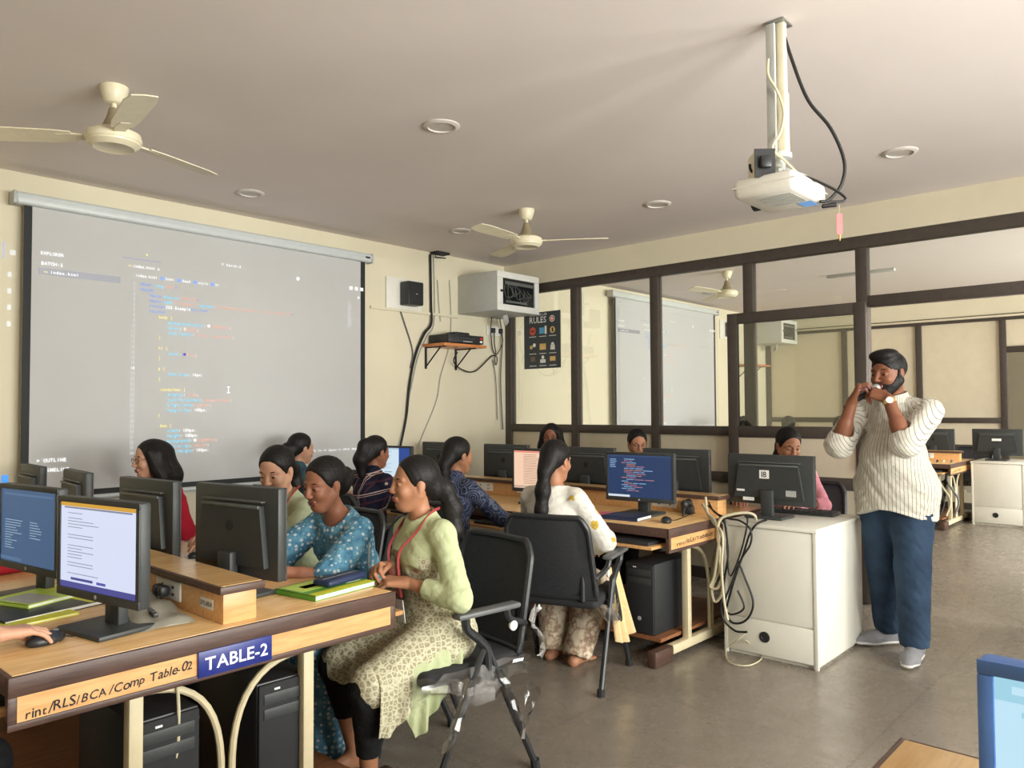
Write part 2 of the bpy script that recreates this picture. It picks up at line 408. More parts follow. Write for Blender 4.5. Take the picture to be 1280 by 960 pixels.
# ================================================================== computer tables
def make_table(name, label, loc, L, div, half=.605, sign=False):
    """double-sided computer table: origin under the middle of the near end, runs along +y"""
    t = thing(name, label, 'table', loc)
    h = half
    b = B(); b.span((-h+.012, .012, .70), (h-.012, L-.012, .7515), .002); b.build('tabletop', M['wood'], t)
    b = B()
    for lo, hi in (((-h, 0, .699), (h, .014, .75)), ((-h, L-.014, .699), (h, L, .75)), ((-h, .014, .699), (-h+.014, L-.014, .75)), ((h-.014, .014, .699), (h, L-.014, .75))): b.span(lo, hi, .004)
    b.build('edge_band', M['wood_edge'], t)
    ap = B(); ap.span((-h+.02, .004, .63), (h-.02, .02, .699)); ap.build('apron', M['wood_x'], t)
    b = B()
    b.span((-h, 0, .618), (h, .024, .636), .003); b.span((-h, .001, .63), (-h+.022, .024, .70), .003); b.span((h-.022, .001, .63), (h, .024, .70), .003)
    b.span((-h+.16, .024, .636), (-h+.175, L-.03, .70)); b.span((h-.175, .024, .636), (h-.16, L-.03, .70))
    b.build('apron_band', M['wood_edge'], t)
    # power box along the middle
    d0, d1 = div-.055, div+.055
    b = B(); b.span((d0, .05, .7515), (d1, L-.08, .845), .002); bx = b.build('power_box', M['wood_x'], t)
    b = B(); b.span((d0-.02, .03, .845), (d1+.02, L-.06, .869), .004); b.build('box_shelf', M['wood_edge'], bx)
    b = B(); b.span((d0-.012, .038, .868), (d1+.012, L-.068, .8705)); b.build('shelf_top', M['wood'], bx)
    for sgn, x in ((-1, d0), (1, d1)):
        for k, y in enumerate((.42, 1.22, 2.02)):
            p = B(); p.span((x-.006, y-.09, .775), (x+.006, y+.09, .838), .003); sp = p.build('socket_plate', M['white'], t)
            for dy in (-.045, .035):
                q = B()
                for dz in (-.012, .012): q.span((x+sgn*.005-.002, y+dy-.006, .806+dz-.004), (x+sgn*.005+.004*sgn, y+dy+.006, .806+dz+.004))
                q.build('socket_hole', M['black'], sp)
    # keyboard trays, pulled out on both long sides
    for sgn in (-1, 1):
        for y in (.06, .92, 1.78):
            if y+.6 > L: continue
            x0, x1 = (h-.35, h+.085)
            b = B(); lo = (min(sgn*x0, sgn*x1), y, .640); hi = (max(sgn*x0, sgn*x1), y+.60, .656); b.span(lo, hi, .003)
            tr = b.build('keyboard_tray', M['wood_x'], t)
            b = B(); b.span((min(sgn*(x0+.05), sgn*(x1-.015)), y+.03, .657), (max(sgn*(x0+.05), sgn*(x1-.015)), y+.50, .676), .004)
            b.build('keyboard', M['black'], tr)
    # cream tube frames: two uprights, a foot rail, two bowed braces
    for yy in (.09, L*.5, L-.09):
        for x in (-.27, .29):
            b = B(); b.span((x-.02, yy-.02, .06), (x+.02, yy+.02, .70), .004); b.build('leg', M['cream_tube'], t)
        b = B(); b.span((-h+.09, yy-.022, .035), (h-.09, yy+.022, .085), .004); b.build('foot_rail', M['cream_tube'], t)
        for s in (-1, 1):
            b = B(); b.span((s*(h-.01)-.06 if s < 0 else s*(h-.01)-.13, yy-.03, 0), (s*(h-.01)+.13 if s < 0 else s*(h-.01)+.06, yy+.03, .09), .012)
            b.build('foot_cap', M['wood_edge'], t)
            pts = arc((.01+s*.26, yy, .60), (.01+s*.03, yy, .60), (.01+s*.018, yy, .33), 10)+[Vector((.01+s*.016, yy, .085))]
            b = B(); b.tube(pts, .011, 8); b.build('brace', M['cream_tube'], t)
    b = B(); b.span((-h+.1, .12, .10), (h-.1, L-.12, .118)); b.build('low_shelf', M['wood_low'], t)
    return t
T2 = (1.195, 2.20); T1 = (4.285, 2.20)
t2 = make_table('computer_table', 'long beech computer table with a blue TABLE-2 plate on its near end', (T2[0], T2[1], 0), 2.95, .03)
# blue name plate and marker writing on the near apron
b = B(); b.span((-.128, -.005, .628), (.108, .004, .703), .002); sg = b.build('name_plate', M['sign_blue'], t2)
b = B(); w = twidth('TABLE-2', .05)
b.text('TABLE-2', frame((-.01-.098, -.0056, .647), (1, 0, 0), (0, 0, 1)) @ Matrix.Diagonal((.196/w, 1, 1, 1)), .052)
ft = b.build('lettering', M['sign_white'], sg, smooth=0, norm=False); tag(ft, 'white block letters TABLE-2')
b = B(); tx = 'rint/RLS/BCA/Comp Table-02'; w = twidth(tx, .032)
Mh = frame((-.565, .0034, .640), (1, 0, .045), (.18, 0, 1)) @ Matrix.Diagonal((.40/w, 1, 1, 1))
b.text(tx, Mh, .034, None, .16); b.face([(-.46, .0034, .635), (-.44, .0034, .636), (-.44, .0034, .6335), (-.46, .0034, .6325)])
tag(b.build('marker_writing', M['ink'], t2, smooth=0, norm=False), 'handwritten black marker words on the apron')
def sticker(parent, txt, M0, w, h, size):
    b = B(); b.prism([(-w/2, -h/2), (w/2, -h/2), (w/2, h/2), (-w/2, h/2)], .0012, M0); s_ = b.build('sticker', M['label_w'], parent, smooth=0)
    tw = twidth(txt, size); k = min(1., w*.86/tw)
    b = B(); b.text(txt, M0 @ Matrix.Translation((-tw*k/2, -size*.35, .0016)) @ Matrix.Diagonal((k, 1, 1, 1)), size); b.build('sticker_text', M['ink'], s_, smooth=0, norm=False)
sticker(t2, 'DVLAB24', frame((.03-.0555, .155, .80), (0, -1, 0), (0, 0, 1)), .085, .032, .02)
t1 = make_table('computer_table', 'beech computer table beside the white cabinet, with girls working on its left side', (T1[0], T1[1], 0), 2.95, .10)
sticker(t1, 'DVLAB27', frame((.10-.0556, 1.62, .80), (0, -1, 0), (0, 0, 1)), .12, .035, .022)
b = B(); tx = 'rint/RLS/Table-01'; w = twidth(tx, .03)
b.text(tx, frame((-.52, .0034, .648), (1, 0, .03), (.15, 0, 1)) @ Matrix.Diagonal((.38/w, 1, 1, 1)), .032, None, .16)
b.build('marker_writing', M['ink'], t1, smooth=0, norm=False)
t3 = make_table('computer_table', 'corner of an orange wood computer table in front of the nearest monitor', (1.06, .48, 0), 2.4, 0.)
t3.rotation_euler = (0, 0, PI)
TX = [c for c in KID[t3.name] if c.name.split('.')[0] == 'tabletop']
t4 = dup(t1, (T1[0]+6.2, T1[1]+.05, 0), None, 'wooden computer table in the next room, seen past the standing man')
# ================================================================== monitors
def screen_lines(b, kind, w, h, x):
    """things shown on the lit screen: coloured rows; mat slots: 0 page, 1.. inks"""
    rnd = random.Random(kind+str(w)); lay = [0]
    def bar(y0, y1, z0, z1, mi):
        b.mi = mi; lay[0] += 1; x_ = x+.00002*lay[0]; b.face([(x_, y0, z0), (x_, y1, z0), (x_, y1, z1), (x_, y0, z1)])
    def row(u, v, ln, th, mi): bar(-w/2+u*w, -w/2+(u+ln)*w, h/2-(v+th)*h, h/2-v*h, mi)
    if kind == 'doc':
        row(0, 0, 1, .045, 2); row(0, .93, 1, .07, 3); row(.05, .05, .9, .02, 4)
        v = .12
        while v < .86:
            ln = rnd.choice((.35, .42, .45, .2)); row(.1, v, ln, .008, 4); v += rnd.choice((.035, .035, .06, .09))
        row(.15, .875, .3, .03, 3); row(.5, .88, .12, .03, 5)
    elif kind == 'code':
        row(0, 0, 1, .04, 2); row(0, .95, .35, .05, 3)
        for k in range(5): row(.03, .1+k*.045, rnd.uniform(.06, .12), .02, 4)
        v = .09
        for k in range(18):
            u = .22+rnd.choice((0, .04, .08)); 
            for q in range(rnd.choice((1, 2, 2, 3))):
                ln = rnd.uniform(.06, .17); row(u, v, ln, .018, rnd.choice((1, 4, 5, 4))); u += ln+.015
            v += .044
    elif kind == 'dim':
        row(.05, .05, .9, .03, 2)
        for k in range(12):
            row(.08, .42+k*.035, rnd.uniform(.1, .35), .01, 4)
            if k < 7: row(.55, .42+k*.035, rnd.uniform(.1, .22), .01, 4)
        row(.0, .93, .4, .05, 2)
    elif kind == 'page':
        row(.72, 0, .28, 1, 2); row(0, 0, .72, .05, 3)
        for k in range(14): row(.1, .12+k*.045, rnd.uniform(.2, .5), .012, 4)
        row(.35, .8, .2, .03, 4)
    elif kind == 'peach':
        row(0, 0, 1, .05, 2); row(.0, .93, 1, .06, 3)
        v = .1
        while v < .88: row(.22, v, rnd.choice((.3, .4, .5)), .012, 4); v += .045
    elif kind == 'search':
        row(0, 0, 1, .10, 2); row(.04, .03, .3, .035, 0)
        for k in range(6): row(.06+.15*k, .135, .045, .025, (2, 5, 2)[k % 3])
        b.mi = 4
        for k, ch in enumerate('Google'):
            b.mi = (3, 4, 5, 3, 1, 4)[k]
            b.text(ch, frame((x+.002, -w/2+.03+.024*k, h/2-.076), (0, 1, 0), (0, 0, 1)), .036)
        for k in range(5): row(.1, .55+.06*k, .5, .02, 2)
PAGES = {
 'doc': [('page_white', (214, 222, 246), 1.0), ('ink_a', (120, 130, 160), .5), ('bar_amber', (226, 170, 60), .85), ('bar_violet', (84, 86, 170), .7), ('ink_grey', (150, 156, 180), .7), ('ink_blue', (90, 100, 200), .7)],
 'code': [('code_blue', (36, 70, 120), .62), ('code_orange', (210, 140, 120), .8), ('code_bar', (52, 82, 128), .7), ('code_white', (226, 236, 246), .9), ('code_pale', (150, 186, 224), .8), ('code_pink', (190, 130, 150), .8)],
 'dim': [('dim_blue', (64, 108, 156), .62), ('d1', (150, 180, 210), .6), ('d2', (90, 132, 180), .62), ('d3', (120, 150, 190), .6), ('d4', (170, 200, 224), .7)],
 'page': [('page_pale', (206, 226, 240), 1.), ('p1', (120, 140, 160), .6), ('page_side', (46, 84, 170), .7), ('p3', (180, 206, 226), .9), ('p4', (150, 176, 196), .8)],
 'peach': [('page_peach', (246, 206, 176), 1.), ('q1', (150, 120, 110), .6), ('q2', (240, 150, 130), .9), ('q3', (220, 190, 170), .8), ('q4', (176, 140, 126), .7)],
 'search': [('page_sky', (190, 228, 246), 1.), ('s1', (70, 180, 110), .7), ('s2', (166, 220, 240), .9), ('s3', (70, 140, 230), .8), ('s4', (232, 90, 100), .8), ('s5', (244, 190, 60), .8)],
}
def monitor(label, loc, rz, w=.45, h=.29, zb=.08, kind=None, bezel=None, group=None, logo=True):
    """origin at the foot of the stand; the screen looks along +x"""
    t = thing('monitor', label, 'monitor', loc, rz, group)
    cz = zb+h/2; bz = bezel or M['mon']
    b = B(); b.box((0, 0, cz), (.034, w, h), None, .007)
    # hollow of the picture: four bezel bars proud of the front
    bw = .017
    for c, s in (((.018, 0, zb+h-bw/2), (.006, w, bw)), ((.018, 0, zb+bw*.75), (.006, w, bw*1.5)), ((.018, w/2-bw/2, cz+bw*.25), (.006, bw, h-2.5*bw)), ((.018, -w/2+bw/2, cz+bw*.25), (.006, bw, h-2.5*bw))): b.box(c, s, None, .002)
    b.build('monitor_case', bz, t)
    b = B()
    b.prism([(-w*.40, -h*.36), (w*.40, -h*.36), (w*.34, h*.30), (-w*.34, h*.30)], .022, frame((-.016, 0, cz), (0, -1, 0), (0, 0, 1)))
    hb = b.build('back_hump', M['mon'], t)
    b = B(); b.box((-.0385, 0, cz+h*.29), (.012, w*.68, .012), None, .004); b.box((-.024, 0, cz+h*.345), (.022, w*.72, .006), None, .002); b.build('vent_ridge', M['mon_hi'], hb)
    if logo:
        b = B(); b.lathe([(.0, 0), (.019, 0), (.019, .0012), (0, .0012)], 20, frame((-.0385, 0, cz+.02), (0, -1, 0), (0, 0, 1))); b.build('back_logo', M['soft_black'], hb)
        b = B(); b.lathe([(.0, 0), (.006, 0), (.006, .0012), (0, .0012)], 16, frame((.0212, 0, zb+bw*.75), (0, 1, 0), (0, 0, 1))); b.build('front_logo', M['lgrey'], t)
    b = B(); b.box((-.045, 0, zb*.5+.045), (.035, .075, zb+.09), None, .008); b.build('stand', M['mon'], t)
    b = B(); b.box((-.02, 0, .008), (.19, .23, .016), None, .006); b.build('base', M['mon'], t)
    sw, sh = w-2*bw, h-2.5*bw; sc = cz+bw*.25
    b = B(); b.face([(.0176, -sw/2, -sh/2), (.0176, sw/2, -sh/2), (.0176, sw/2, sh/2), (.0176, -sw/2, sh/2)])
    if kind:
        screen_lines(b, kind, sw, sh, .0182)
        o = b.build('screen', [glow(*p) for p in PAGES[kind]], t, smooth=0, norm=False); o.location = (0, 0, sc)
    else:
        o = b.build('screen', M['soft_black'], t, smooth=0); o.location = (0, 0, sc)
    return t
Z = .752
# Table 2, left side: screens look towards -x and a little to the camera
mA = monitor('monitor showing a white document page, nearest on the left side of the table', (.90, 2.46, Z), R(190), .43, .30, .09, 'doc')
mB = monitor('monitor with a dim blue screen behind the white document monitor', (.90, 3.10, Z), R(188), .43, .30, .09, 'dim')
# Table 2, right side: backs towards the camera
mC = monitor('black monitor seen from behind, in front of the girl in the blue printed kurta', (1.40, 2.585, Z), R(8), .47, .315, .07)
mD = monitor('black monitor seen from behind, below the woman in red', (1.38, 3.29, Z), R(4), .45, .31, .06)
mE = monitor('black monitor seen from behind, second from the left end of its row', (1.40, 4.16, Z), R(-6), .44, .29, .07)
mF = monitor('black monitor seen from behind at the far left, above the dim blue screen', (1.39, 4.80, Z), R(-4), .42, .29, .07)
# Table 1, left side
mG = monitor('monitor with dark blue code on screen, beside the white cabinet', (4.07, 2.63, Z), R(184), .47, .30, .08, 'code')
mH = monitor('monitor with a peach coloured page, beside the girl in the white kurta', (4.07, 3.46, Z), R(182), .42, .30, .08, 'peach')
mI = monitor('monitor with a pale page and blue side bar, beside the girl in the plaid shirt', (4.03, 4.98, Z), R(192), .43, .28, .08, 'page')
# Table 1, right side
mJ = monitor('black monitor seen from behind, beside the code monitor and nearest the cabinet', (4.58, 2.68, Z), R(2), .49, .30, .08)
mK = monitor('black monitor seen from behind, between the two girls with glasses', (4.58, 3.40, Z), R(0), .46, .29, .08)
mL = monitor('black monitor seen from behind, just left of the girl in the white kurta', (4.58, 4.22, Z), R(2), .46, .29, .08)
mM = monitor('black monitor seen from behind, next to the pale page monitor under the shelf', (4.58, 4.98, Z), R(4), .44, .29, .08)
# on the cabinet
m18 = monitor('wide black monitor with a white 18 sticker on its back, on the white cabinet', (4.47, 1.98, Z), R(0), .53, .295, .075, None, None, None, False)
sticker(m18, '18', frame((-.0385, 0.02, .255), (0, -1, 0), (0, 0, 1)), .06, .05, .048)
b = B(); b.box((-.039, .17, .155), (.004, .05, .012)); b.box((-.039, .12, .105), (.004, .07, .02)); tag(b.build('rating_sticker', M['label_w'], m18), 'small white rating stickers')
b = B(); b.box((-.039, -.14, .15), (.004, .06, .035)); b.build('port_panel', M['lgrey'], m18)
# right at the lens
m3 = monitor('monitor with a flare-blue frame, showing a pale search page at the lower right corner', (1.06, -.02, Z), R(180), .47, .30, .055, 'search', mat('flare_tinted_bezel', (84, 128, 204), .4))  # the blue of lens flare is put into the bezel colour
# next room
mN = monitor('black monitor on the white cabinet of the next room', (10.95, 1.98, Z), 0, .53, .32, .06)
b = B(); b.box((-.04, 0, .25), (.003, .1, .03)); b.build('sticker', M['label_w'], mN)
mO = monitor('black monitor on the wooden table of the next room, right behind the standing man', (10.72, 2.62, Z), 0, .46, .30, .08)
# ================================================================== white cabinets
def cabinet(label, loc, sx=.71, sy=.54):
    t = thing('storage_cabinet', label, 'cabinet', loc)
    b = B(); b.span((.014, 0, .02), (sx, sy, .728), .003); b.span((.03, .02, 0), (sx-.02, sy-.02, .02)); b.span((-.0, 0, .0), (.018, .022, .728), .002); b.span((0, sy-.022, 0), (.018, sy, .728), .002); b.build('carcass', M['cab'], t)
    b = B(); b.span((-.006, -.006, .728), (sx+.006, sy+.006, .750), .004); b.build('top', M['cab'], t)
    b = B(); b.span((.004, .024, .22), (.016, sy-.024, .722), .002); b.build('back_panel', M['cab'], t)
    b = B(); b.span((.002, .024, .025), (.016, sy-.024, .212), .002); b.build('lower_panel', M['cab'], t)
    b = B(); b.lathe([(0, 0), (.03, 0), (.03, .004), (.018, .005), (.016, .002), (0, .002)], 20, frame((.001, sy*.55, .125), (0, -1, 0), (0, 0, 1))); b.build('cable_hole', M['black'], t)
    return t
cab = cabinet('white laminate cabinet with a cable hole, beside the standing man', (4.175, 1.60, 0))
cab2 = dup(cab, (10.62, 1.66, 0), None, 'white laminate cabinet in the next room at the right edge')
# ================================================================== projection screen with the projected editor window
M['screen'] = mat('screen_fabric', (188, 188, 187), .9, var=.02, vs=2)
M['screen_b'] = mat('screen_border', (30, 33, 34), .7)
M['case'] = mat('screen_case', (196, 202, 202), .35, var=.03)
TXT = [('t_white', (252, 252, 250), 1.35), ('t_cyan', (130, 220, 252), 1.25), ('t_blue', (132, 170, 246), 1.1), ('t_salmon', (248, 186, 166), 1.15), ('t_yellow', (252, 234, 140), 1.25),
       ('t_grey', (236, 236, 234), 1.), ('t_hl', (200, 200, 206), .62), ('t_lav', (180, 180, 226), .75), ('t_blue2', (40, 70, 230), .8)]
CODE = [(0, 0, [('<html', 2), (' lang', 1), ('="en"', 3), ('>', 2)]), (1, 0, [('<head>', 2)]),
 (2, 4, [('<meta ', 2), ('charset', 1), ('="UTF-8"', 3), ('>', 2)]), (3, 4, [('<meta ', 2), ('name', 1), ('="viewport" ', 3), ('content', 1), ('="width=device-width, initial-scale=1.0"', 3), ('>', 2)]),
 (4, 4, [('<title>', 2), ('CSS Example', 0), ('</title>', 2)]), (5, 4, [('<style>', 2)]),
 (6, 8, [('body {', 4)]), (7, 12, [('background-color', 1), (': ', 0), ('@', 0), ('lightgray', 3), (';', 0)]), (8, 12, [('color', 1), (': ', 0), ('O', 0), ('black', 3), (';', 0)]),
 (9, 12, [('font-family', 1), (': ', 0), ('Arial, sans-serif', 3), (';', 0)]), (10, 8, [('}', 4)]),
 (12, 8, [('h1 {', 4)]), (13, 12, [('color', 1), (': ', 0), ('@', 8), ('blue', 3), (';', 0)]), (14, 8, [('}', 4)]),
 (16, 8, [('p {', 4)]), (17, 12, [('font-size', 1), (': 16px;', 0)]), (18, 8, [('}', 4)]),
 (20, 8, [('.container {', 4)]), (21, 12, [('display', 1), (': ', 0), ('flex', 3), (';', 0)]), (22, 12, [('justify-content', 1), (': ', 0), ('space-around', 3), (';', 0)]),
 (23, 12, [('align-items', 1), (': ', 0), ('center', 3), (';', 0)]), (24, 12, [('margin-top', 1), (': 100px;', 0)]), (25, 8, [('}', 4)]),
 (27, 8, [('.box {', 4)]), (28, 12, [('width', 1), (': 100px;', 0)]), (29, 12, [('height', 1), (': 100px;', 0)]), (30, 12, [('background', 1), (': ', 0), ('@', 0), ('lightblue', 3), (';', 0)]),
 (31, 12, [('text-align', 1), (': ', 0), ('center', 3), (';', 0)]), (32, 12, [('line-height', 1), (': 100px;', 0)])]
def make_screen():
    xl, xr, zt, zb = 1.47, 4.01, 2.64, .86
    ys = 5.31
    t = thing('projection_screen', 'large pull-down projection screen showing code, on the left wall', 'projection screen', ((xl+xr)/2, Y1, zb))
    cx = (xl+xr)/2; hw = (xr-xl)/2; H = zt-zb; dy = ys-Y1
    b = B(); b.span((-hw, dy, .02), (hw, dy+.004, H+.03)); b.build('fabric', M['screen'], t)
    b = B()
    for lo, hi in (((-hw, dy-.002, .03), (-hw+.045, dy, H+.03)), ((hw-.045, dy-.002, .03), (hw, dy, H+.03)), ((-hw+.045, dy-.002, .0), (hw-.045, dy, .05))): b.span(lo, hi)
    b.build('border', M['screen_b'], t)
    b = B(); b.tube([(-hw-.02, dy, .0), (hw+.02, dy, .0)], .016, 12); b.build('bottom_bar', M['case'], t)
    b = B(); b.box((0, dy+.005, H+.05), (2*hw+.10, .085, .075), None, .018, 3); b.span((-hw-.05, dy-.04, H+.055), (hw+.05, dy-.034, H+.062))
    cs = b.build('screen_case', M['case'], t)
    b = B()
    for s in (-1, 1):
        b.box((s*(hw+.055), dy+.005, H+.05), (.022, .09, .082), None, .01); b.span((s*hw-.015, dy+.03, H+.03), (s*hw+.015, 0, H+.07))
    b.build('end_cap', M['lgrey'], cs)
    b = B(); b.box((hw+.0, dy-.042, H+.05), (.045, .003, .014)); b.build('case_badge', M['soft_black'], cs)
    # what the projector throws on it
    b = B(); e = -.0045
    def P(x, z, d=0): return (x-cx, dy+e-d, z-zb)
    AD = .01575; LP = .0352; XC, ZL = 2.155, 2.245
    def txt(s_, x, z, mi, adv=AD, size=.028):
        b.mi = mi; b.text(s_, frame(P(x, z, .001), (1, 0, 0), (0, 0, 1)), size, adv); return x+adv*len(s_)
    def rect(x0, x1, z0, z1, mi, d=0):
        b.mi = mi; b.face([P(x0, z0, d), P(x1, z0, d), P(x1, z1, d), P(x0, z1, d)])
    def disc(x, z, r, mi):
        b.mi = mi; b.face([P(x+r*math.cos(k*PI/6), z+r*math.sin(k*PI/6), .001) for k in range(12)])
    def done(nm, lb=None):
        nonlocal b
        o = b.build(nm, [glow(*p) for p in TXT], t, smooth=0, norm=False); tag(o, lb); b = B()
    for ln, ind, toks in CODE:
        x = XC+ind*AD; z = ZL-ln*LP
        for s_, c in toks:
            if s_ == '@': disc(x+.008, z+.009, .010, c); x += AD*1.2
            else: x = txt(s_, x, z, c)
        done('code_line')
    for n in range(33): txt('%2d' % (n+2), 2.098, ZL-n*LP, 0 if n == 16 else 5, .0135, .024)
    done('line_number_column')
    txt('EXPLORER', 1.56, 2.368, 0, .0165, .026); txt('BATCH-2', 1.565, 2.305, 0, .0175, .028); txt('-', 1.53, 2.305, 5)
    rect(1.555, 2.03, 2.243, 2.285, 6); txt('<>', 1.58, 2.255, 4, .012, .02); txt('index.html', 1.615, 2.255, 0, .0165, .027)
    done('file_panel')
    rect(2.045, 2.30, 2.415, 2.419, 7); txt('index.html x', 2.11, 2.36, 0, .0145, .027); txt('<>', 2.075, 2.36, 4, .012, .02)
    x = txt('index.html', 2.125, 2.300, 0, .0145, .025)
    for s_ in ('html', 'head', 'style', 'h1'):
        x = txt(' > ', x, 2.300, 5, .008, .02); disc(x+.012, 2.309, .013, 2); x = txt(s_, x+.032, 2.300, 0, .0145, .025)
    done('tab_row')
    txt('batch-2', 2.765, 2.455, 0, .0165, .026); disc(2.735, 2.465, .009, 5)
    disc(3.36, 2.435, .014, 0); disc(2.20, 2.455, .006, 4)
    for k in range(3): rect(3.85+.055*k, 3.878+.055*k, 2.405, 2.432, 0); 
    disc(3.94, 2.345, .01, 0)
    done('title_row')
    rnd = random.Random(3)
    for k in range(16): rect(3.825+(.012 if k % 3 else 0), 3.845+rnd.uniform(.0, .045), 2.29-k*.013, 2.293-k*.013, 5)
    done('code_overview')
    txt('> OUTLINE', 1.555, 1.095, 0, .0185, .03); txt('> TIMELINE', 1.555, 1.035, 0, .0185, .03)
    done('outline_row')
    rect(2.786, 2.790, 1.535, 1.575, 0); rect(2.776, 2.800, 1.573, 1.578, 0, .0002); rect(2.776, 2.800, 1.532, 1.537, 0, .0002)
    done('text_cursor')
    txt('Ln 18, Col 10  Spaces: 4  UTF-8  CRLF', 3.46, 1.075, 0, .0125, .02)
    done('status_row')
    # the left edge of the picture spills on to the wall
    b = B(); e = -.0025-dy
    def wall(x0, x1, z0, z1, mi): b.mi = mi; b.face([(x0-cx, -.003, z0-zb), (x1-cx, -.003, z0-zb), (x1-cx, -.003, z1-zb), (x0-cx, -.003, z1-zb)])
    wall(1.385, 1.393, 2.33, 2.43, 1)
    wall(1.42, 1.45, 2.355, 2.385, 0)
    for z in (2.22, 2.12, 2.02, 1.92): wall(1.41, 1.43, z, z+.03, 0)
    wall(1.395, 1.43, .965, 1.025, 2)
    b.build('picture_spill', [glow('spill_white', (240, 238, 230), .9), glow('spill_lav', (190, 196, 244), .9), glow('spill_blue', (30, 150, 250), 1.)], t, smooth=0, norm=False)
    return t
scr = make_screen()
scr2 = dup(scr, (scr.location.x+6.2, Y1, .95), None, 'projection screen of the next room, seen through the glazed partition')
for c in KID[scr2.name]:
    if c.name.startswith('picture_spill'): KID[scr2.name].remove(c); bpy.data.objects.remove(c); break
# ================================================================== ceiling fans, downlights
def fan(label, loc, rz, blades=3, drop=.24):
    t = thing('ceiling_fan', label, 'fan', loc, rz, None)
    b = B(); b.lathe([(0, 0), (.058, 0), (.060, -.01), (.052, -.04), (.040, -.072), (.030, -.078), (0, -.078)], 28); b.build('canopy', M['offwhite'], t)
    b = B(); b.lathe([(0, -.07), (.012, -.07), (.012, -drop+.10), (0, -drop+.10)], 12); b.build('down_rod', M['offwhite'], t)
    b = B(); b.lathe([(0, -drop+.14), (.022, -drop+.14), (.032, -drop+.10), (.050, -drop+.055), (.056, -drop+.048), (.056, -drop+.035), (0, -drop+.035)], 28); b.build('lower_canopy', M['fan_band'], t)
    b = B(); b.lathe([(0, -drop+.04), (.085, -drop+.04), (.112, -drop+.025), (.118, -drop), (.116, -drop-.012), (.112, -drop-.013), (.110, -drop-.022), (.085, -drop-.04), (.082, -drop-.038), (0, -drop-.044)], 36); b.build('motor', M['offwhite'], t)
    for k in range(blades):
        a = 2*PI*k/blades
        f = B(); rot = Euler((R(9), 0, a)).to_matrix().to_4x4(); Mt = Matrix.Translation((0, 0, -drop+.005)) @ Matrix.Rotation(a, 4, 'Z') @ Matrix.Rotation(R(9), 4, 'X')
        f.prism([(.17, -.045), (.25, -.058), (.52, -.066), (.59, -.05), (.60, 0), (.59, .05), (.52, .062), (.25, .055), (.17, .045)], .005, Mt)
        f.prism([(.09, -.02), (.19, -.03), (.24, -.02), (.24, .02), (.19, .03), (.09, .02)], .008, Mt @ Matrix.Translation((0, 0, -.002)))
        f.build('blade', M['offwhite'], t)
    return t
f1 = fan('white ceiling fan hanging over the left of the room, before the screen', (*on_z(143, 109, ZC)[:2], ZC), R(20))
f2 = dup(f1, (*on_z(658, 262, ZC)[:2], ZC), R(66), 'white ceiling fan hanging before the wall rack')
f3 = dup(f1, (7.70, 3.86, ZC), R(50), 'white ceiling fan of the next room, seen through the glazed partition')
def downlight(label, x, y, r=.095):
    t = thing('ceiling_light', label, 'light', (x, y, ZC))
    b = B(); b.lathe([(r*.74, -.002), (r*.76, -.012), (r*.9, -.010), (r, -.005), (r, 0), (r*.74, 0)], 32); b.build('rim', mat('light_rim', (212, 205, 198), .5), t)
    b = B(); b.lathe([(0, -.005), (r*.75, -.005), (r*.75, 0), (0, 0)], 32); b.build('diffuser', mat('frosted_diffuser', (196, 190, 182), .4), t)
    return t
downlight('round recessed ceiling light in the middle of the ceiling, largest one', 2.70, 2.93)
downlight('round recessed ceiling light just above the projection screen', 2.66, 4.78, .09)
downlight('round recessed ceiling light before the glazed partition, left of the projector', 4.80, 2.93)
downlight('round recessed ceiling light right of the projector', 4.78, 1.31)
downlight('round recessed ceiling light left of the fan near the wall rack', 4.40, 4.55, .085)
b = B(); b.span((-.1, -.1, -.012), (.1, .1, 0), .004); tag(b.build('ceiling_vent', M['lgrey'], None, (8.99, 4.70, ZC)), 'flat grey plate on the next room ceiling beyond its fan', 'vent')
b = B(); b.span((-.03, -.35, -.03), (.03, .35, 0), .004); tag(b.build('ceiling_batten', M['lgrey'], None, (8.74, 2.82, ZC)), 'grey batten on the next room ceiling above the door', 'batten')
